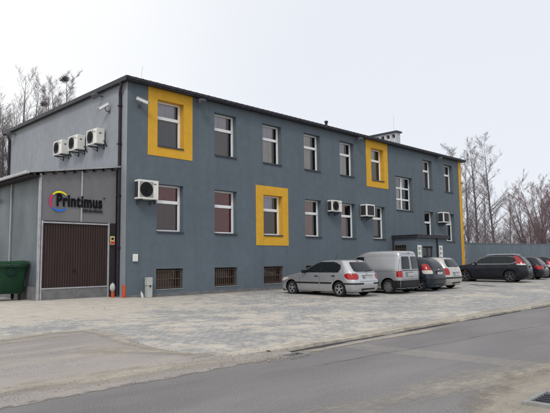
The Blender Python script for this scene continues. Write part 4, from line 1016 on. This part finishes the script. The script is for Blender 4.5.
suv = dict(L=4.57, wb=2.62, axle_r=3.55, wr=.355, arch=.41, paint=M['blackp'], rim=M['rimd'], rf=.46, rr=.34,
    rows=[(.28, .12, 4.42, .80), (.40, .04, 4.52, .87), (.60, 0, 4.57, .905), (.76, .02, 4.56, .91), (.88, .10, 4.53, .908), (.97, .34, 4.51, .90), (1.04, .72, 4.49, .89), (1.11, 1.10, 4.45, .872), (1.20, 1.30, 4.40, .84), (1.34, 1.58, 4.30, .785), (1.48, 1.88, 4.18, .725), (1.57, 2.12, 4.07, .675), (1.625, 2.4, 3.9, .60), (1.65, 2.75, 3.55, .42)],
    side_glass=[[(1.105, 1.52, 2.44), (1.26, 1.73, 2.46), (1.42, 2.02, 2.47), (1.525, 2.27, 2.48)], [(1.105, 2.54, 3.46), (1.3, 2.54, 3.46), (1.525, 2.55, 3.42)], [(1.17, 3.54, 3.74), (1.27, 3.54, 3.95), (1.38, 3.54, 3.98), (1.50, 3.52, 3.70)]],
    glass_trim=[(1.082, 1.40, 3.52), (1.12, 1.47, 3.72), (1.17, 1.55, 3.88), (1.27, 1.70, 4.04), (1.39, 1.93, 4.06), (1.48, 2.14, 3.90), (1.54, 2.32, 3.45)], trimmat=M['chrome'], glass_inner=[(1.098, 1.40, 3.5), (1.12, 1.45, 3.68), (1.18, 1.55, 3.85), (1.27, 1.68, 4.0), (1.38, 1.90, 4.02), (1.47, 2.10, 3.86), (1.537, 2.30, 3.43)],
    windscreen=[(1.12, -.84, .84), (1.34, -.86, .86), (1.56, -.84, .84)], rear_glass=[[(1.14, -.74, .74), (1.2, -.78, .78), (1.4, -.78, .78), (1.55, -.76, .76)]],
    tail=[([(1.02, .84, .10), (1.04, .78, .24), (1.10, .80, .24)], M['clear']), ([(1.102, .80, .25), (1.20, .86, .19), (1.36, .90, .12), (1.50, .92, .09), (1.55, .95, .06)], M['red'])],
    head=[(.78, .6, .05), (.86, .55, .14), (.92, .65, .1)],
    strips=[([(.33, 1.38, 3.10), (.45, 1.38, 3.10)], M['trim'], 'side_moulding')], bumper=[([(.30, 0, .40), (.44, 0, .5), (.56, 0, .5)], M['trim'], 'bumper')],
    seams=[(1.42, .45, 1.08), (2.49, .45, 1.1), (3.42, .75, 1.1)], rear_seams=[(.62, .64)], handles=[(2.32, .98), (3.28, 1.0)], mirror=(1.62, 1.10), plate_z=.84, emblem_z=1.02, brake_z=1.57, aerial=(3.7, 1.61), hmat=M['blackp'],
    rails=[[(2.2, .60, 1.60), (2.4, .60, 1.66), (3.6, .58, 1.665), (3.9, .57, 1.62)]])
build_car('parked_car', 'black sport utility car with dark alloy wheels and chrome window line', 'car', (23.12, -4.97), -10, suv)
h3 = dict(hatch); h3.update(paint=M['beige'])
build_car('parked_car', 'pale car whose roof just shows behind the black sport utility car', 'car', (26.0, -3.6), -6, h3)
h4 = dict(hatch); h4.update(paint=M['blackp'], rim=M['rim'], spw=.34,  wr=.32, arch=.37)
h4['rows'] = [(a*1.03, b, c, d*1.03) for a, b, c, d in hatch['rows']]
build_car('parked_car', 'black hatchback with bright alloy wheels behind the sport utility car', 'car', (27.9, -4.4), -4, h4)
h5 = dict(small); h5.update(paint=M['blackp'])
build_car('parked_car', 'dark car cut by the right frame edge, farthest along the fence', 'car', (31.1, -4.2), -4, h5)

# ------------------------------------------------------------------ fence
fp = [(27.05, -.12), (38.6, -1.9), (75, -7.5)]
fn = MB(); top = 2.44
pts = []
for (a, b) in zip(fp, fp[1:]):
    d = Vector((b[0]-a[0], b[1]-a[1], 0)); L = d.length; d.normalize(); nrm = Vector((d.y, -d.x, 0)); k = 0; u = 0
    while u < L:
        for du, o in ((0, 0), (.10, 0), (.13, .035), (.21, .035)):
            q = Vector((a[0], a[1], 0))+d*(u+du)+nrm*o; pts.append((q.x, q.y))
        u += .24
F_ = thing('sheet_fence', 'tall blue grey ribbed metal sheet fence running right from the building corner', 'fence', (27.05, -.12, 0))
fn.grid([[(x-27.05, y+.12, z) for x, y in pts] for z in (-.35, top)]); fn.build('sheet', M['fence'], F_, fix=False)
mb = MB()
for (a, b) in zip(fp, fp[1:]):
    d = Vector((b[0]-a[0], b[1]-a[1], 0)); L = d.length; d.normalize(); ang = math.atan2(d.y, d.x)
    R = Matrix.Rotation(ang, 3, 'Z'); q = MB(); q.box(0, L, -.045, .02, top-.002, top+.045, R); mb.cur = 0; i = len(mb.v); mb.v += [(v[0]+a[0]-27.05, v[1]+a[1]+.12, v[2]) for v in q.v]; mb.f += [tuple(z+i for z in f) for f in q.f]; mb.mi += q.mi
mb.build('top_rail', M['fence'], F_)
mb = MB()
for k in range(20):
    t_ = k*2.4; a = Vector((27.2, .02, 0)); d = Vector((11.55, -1.78, 0)).normalized(); q = a+d*t_; mb.tube([(q.x-27.05, q.y+.12, -.3), (q.x-27.05, q.y+.12, top-.05)], .04, 6)
mb.build('fence_post', M['post'], F_)

# ------------------------------------------------------------------ trees
def grow(mbt, mbc, base, h, r0, rnd, style):
    up = Vector((0, 0, 1))
    def seg(p, d, L, r, lv, mb, bend):
        n = {0: 10, 1: 6, 2: 4, 3: 3}.get(lv, 2); pts = [p.copy()]; rad = [r]; dd = d.copy(); dirs = [dd.copy()]
        for i in range(n):
            j = {0: .014, 1: .09, 2: .16, 3: .22}.get(lv, .3)
            dd = (dd+Vector((rnd.gauss(0, j), rnd.gauss(0, j), rnd.gauss(0, j*.6)))*.8+up*bend).normalized()
            pts.append(pts[-1]+dd*L/n); rad.append(max(.0024*style.get('tw', 1), r*(1-(i+1)/n*.93))); dirs.append(dd.copy())
        mb.tube(pts, rad, 7 if lv == 0 else (4 if lv == 1 else 3), caps=False)
        return pts, rad, dirs
    stems = style.get('stems', 1)
    for s_ in range(stems):
        d0 = Vector((rnd.gauss(0, .02), rnd.gauss(0, .02), 1))
        if stems > 1: a = 2*pi*s_/stems+rnd.random(); d0 = Vector((cos(a)*style['fork'], sin(a)*style['fork'], 1)).normalized()
        hh = h*(1 if s_ == 0 else rnd.uniform(.75, .95)); rr = r0 if stems == 1 else r0*.7
        P0, R0, D0 = seg(Vector(base), d0, hh, rr, 0, mbt, .02)
        nb = style['n1']
        for k in range(nb):
            t_ = style['lo']+(1-style['lo'])*((k+rnd.random()*.8)/nb); i = min(len(P0)-2, int(t_*(len(P0)-1))); f = t_*(len(P0)-1)-i
            p = P0[i].lerp(P0[i+1], f); az = rnd.random()*2*pi+k*2.4; an = radians(style['ang'])*rnd.uniform(.75, 1.25)
            d = (D0[i]*cos(an)+Vector((cos(az), sin(az), 0))*sin(an)).normalized()
            L = hh*style['bl']*(1-t_*style.get('taper', .62))*rnd.uniform(.7, 1.2)
            P1, R1, D1 = seg(p, d, L, max(.008, (R0[i])*.42), 1, mbc, style['bend'])
            for q in range(style['n2']):
                t2 = .18+.8*(q+rnd.random())/style['n2']; i2 = min(len(P1)-2, int(t2*(len(P1)-1))); p2 = P1[i2].lerp(P1[i2+1], t2*(len(P1)-1)-i2)
                az = rnd.random()*2*pi; side = Vector((cos(az), sin(az), rnd.uniform(-.3, .6)))
                d2 = (D1[i2]*.8+side*.75).normalized(); L2 = L*.46*(1.1-t2*.6)*rnd.uniform(.6, 1.2)
                P2, R2, D2 = seg(p2, d2, L2, max(.005, R1[i2]*.45), 2, mbc, style['bend'])
                for z in range(style['n3']):
                    t3 = .15+.85*(z+rnd.random())/style['n3']; i3 = min(len(P2)-2, int(t3*(len(P2)-1))); p3 = P2[i3].lerp(P2[i3+1], t3*(len(P2)-1)-i3)
                    az = rnd.random()*2*pi; side = Vector((cos(az), sin(az), rnd.uniform(-.3, .7)))
                    d3 = (D2[i3]*.8+side*.7).normalized(); L3 = max(.25, L2*.5)*rnd.uniform(.6, 1.25)
                    seg(p3, d3, L3, .006*style.get('tw', 1), 3, mbc, style['bend'])
def tree_proto(h, r0, seed, style, twig):
    a, b = MB(), MB(); grow(a, b, (0, 0, 0), h, r0, random.Random(seed), style)
    return a.mesh('trunk', M['bark'], 60, fix=False), b.mesh('crown', twig, None, fix=False)
POP = dict(stems=1, n1=44, n2=9, n3=8, lo=.16, ang=38, bl=.21, bend=.08, tw=1.25)
FAN = dict(stems=6, fork=.20, n1=24, n2=8, n3=7, lo=.25, ang=28, bl=.26, bend=.09, tw=1.4)
BIR = dict(stems=1, n1=62, n2=9, n3=8, lo=.10, ang=54, bl=.26, bend=.06, tw=1.25)
RND = dict(stems=6, fork=.36, n1=18, n2=9, n3=8, lo=.2, ang=42, bl=.36, bend=.06, tw=1.5)
PR = {'pop': tree_proto(14, .17, 1, POP, M['twig']), 'fan': tree_proto(16, .24, 2, FAN, M['twig']), 'bir': tree_proto(14, .17, 3, BIR, M['twig']), 'rnd': tree_proto(10, .18, 4, RND, M['twigred'])}
PH = {'pop': 14, 'fan': 16, 'bir': 14, 'rnd': 10}
def ray(px, depth):      # point on the ground under image column px at a distance along the view
    t = (px-275)/564.4; d = FX+RX*t; d = Vector((d.x, d.y, 0)); f = Vector((FX.x, FX.y, 0)).normalized()
    k = depth/d.dot(f); return CAM.x+d.x*k, CAM.y+d.y*k
def tree(kind, px, depth, h, rot, label, name='bare_tree'):
    x, y = ray(px, depth)
    t = thing(name, label, 'tree', (x, y, -.36), rot, 'bare winter trees around the building')
    s = h/PH[kind]; t.scale = (s, s, s)
    for me, nm in zip(PR[kind], ('trunk', 'crown')):
        o = bpy.data.objects.new(nm, me); COL.objects.link(o); o.parent = t
    return t
T = [('fan', 32, 46, 15.9, .4, 'bare fan shaped tree behind the building left of the bird nests'), ('pop', 45, 50, 17.6, 0.5, 'straight bare tree with the smaller low nest behind the side roof edge'), ('pop', 56, 54, 18.4, 2.5, 'slim bare tree between the two trees with nests'), ('pop', 64, 50, 17.9, 3.75, 'bare tree carrying the larger dark round nest above the side roof edge'), ('fan', 6, 44, 18, 3.6, 'bare tree rising behind the far left roof corner'), ('fan', 19, 50, 17.8, 4.4, 'bare tree between the leftmost ones behind the far roof corner'), ('pop', -14, 42, 15, 1.1, 'bare slim tree at the left frame edge behind the garage roof'), ('fan', -25, 55, 16, 5.2, 'bare wide tree behind the garage at the left frame edge'),
     ('bir', 494, 62, 14.6, .2, 'tallest bare tree behind the fence with dense side branches'), ('pop', 477, 64, 14.6, 1.7, 'bare slender tree behind the fence left of the tallest one'), ('pop', 467, 66, 13.6, 3.0, 'bare thin tree right beside the ochre corner of the building'), ('bir', 449, 70, 15.5, 4.1, 'bare treetop just showing over the right end of the roof'), ('pop', 483, 74, 11.5, 5.0, 'short thin bare tree behind the slender one'),
     ('rnd', 549, 56, 10.0, .9, 'rounded reddish bare tree at the right frame edge'), ('rnd', 531, 66, 9.8, 2.4, 'reddish bare tree left of the rounded one at the right edge'), ('pop', 521, 84, 12.2, .7, 'faint bare tree far behind between the tall and the reddish trees'), ('bir', 508, 90, 11.5, 2.2, 'faint bare tree far behind right of the tallest tree'), ('pop', 541, 78, 12.5, 3.3, 'thin bare tree standing behind the reddish trees'), ('rnd', 575, 60, 10.4, 4.6, 'reddish bare tree just past the right frame edge')]
for a in T: tree(*a)
# bird nests in the left trees
def nest(px, py, depth, s, label):
    t_ = (px-275)/564.4; v = (206.5-py)/564.4; d = FX+RX*t_+UX*v; p = CAM+d*depth
    a = MB(); r = random.Random(int(px*7)); 
    for k in range(150):
        u = Vector((r.gauss(0, 1), r.gauss(0, 1), r.gauss(0, .6))).normalized()*s*r.uniform(.35, 1); e = Vector((r.gauss(0, 1), r.gauss(0, 1), r.gauss(0, .5))).normalized()*s*.45
        a.tube([u-e, u+e], .014, 3, caps=False)
    o = a.build('bird_nest', M['bark'], fix=False, loc=p); tag(o, label, 'nest', 'dark nests in the left trees')
nest(64.5, 79, 50, .42, 'larger dark round nest of twigs high in the bare tree above the side roof')
nest(44, 104, 49, .30, 'smaller dark nest of twigs low in the tree near the roof edge')
# thicket beyond the fence: one mass of scrub
wd = MB(); wr_ = random.Random(9); SM = dict(stems=3, fork=.35, n1=9, n2=5, n3=4, lo=.12, ang=40, bl=.42, bend=.07, tw=1.8)
for k in range(46):
    px = wr_.uniform(452, 590); dp = wr_.uniform(70, 120); x, y = ray(px, dp); grow(wd, wd, (x, y, -.3), wr_.uniform(4.5, 8.5), .07, wr_, SM)
o = wd.build('thicket', M['twig'], fix=False); tag(o, kind='stuff')

# unseen thicket added behind the camera to darken reflections in panes and paintwork
wd2 = bpy.data.objects.new('unseen_thicket', o.data); COL.objects.link(wd2); wd2.rotation_euler = (0, 0, pi); wd2.location = (45, -75, 0); wd2.scale = (1, 1, 1.7); tag(wd2, kind='stuff')

t = thing('dark_streak', 'long dark streak on the paving between champagne hatchback and black sport utility car', 'drain', (0, 0, 0))
a = MB(); streak_ends = [Vector((18.6, -4.4, 0)), Vector((17.75, -6.2, 0))]; d = (streak_ends[1]-streak_ends[0]).normalized(); nn = Vector((d.y, -d.x, 0))*.11
a.quad(*[(p.x, p.y, gz(p.x, p.y)+.012) for p in (streak_ends[0]-nn, streak_ends[1]-nn, streak_ends[1]+nn, streak_ends[0]+nn)]); a.build('grate', M['black'], t)  # flat black strip laid for a long dark streak on the paving

t = thing('drain_gully', 'small dark road drain among loose stones where the kerb line ends', 'drain', (-4.15, -12.46, ROADZ+.012), radians(3))
a = MB(); a.box(-.24, .24, .10, .13, -.01, .02); a.box(-.24, .24, -.13, -.10, -.01, .02); a.box(-.24, -.21, -.10, .10, -.01, .02); a.box(.21, .24, -.10, .10, -.01, .02); a.build('frame', M['concrete'], t)
a = MB(); a.quad((-.21, -.10, .004), (.21, -.10, .004), (.21, .10, .004), (-.21, .10, .004)); a.build('shaft', M['black'], t)
a = MB()
for k in range(4): a.box(-.16+k*.1, -.14+k*.1, -.10, .10, .005, .016)
a.build('grate', M['lampg'], t)
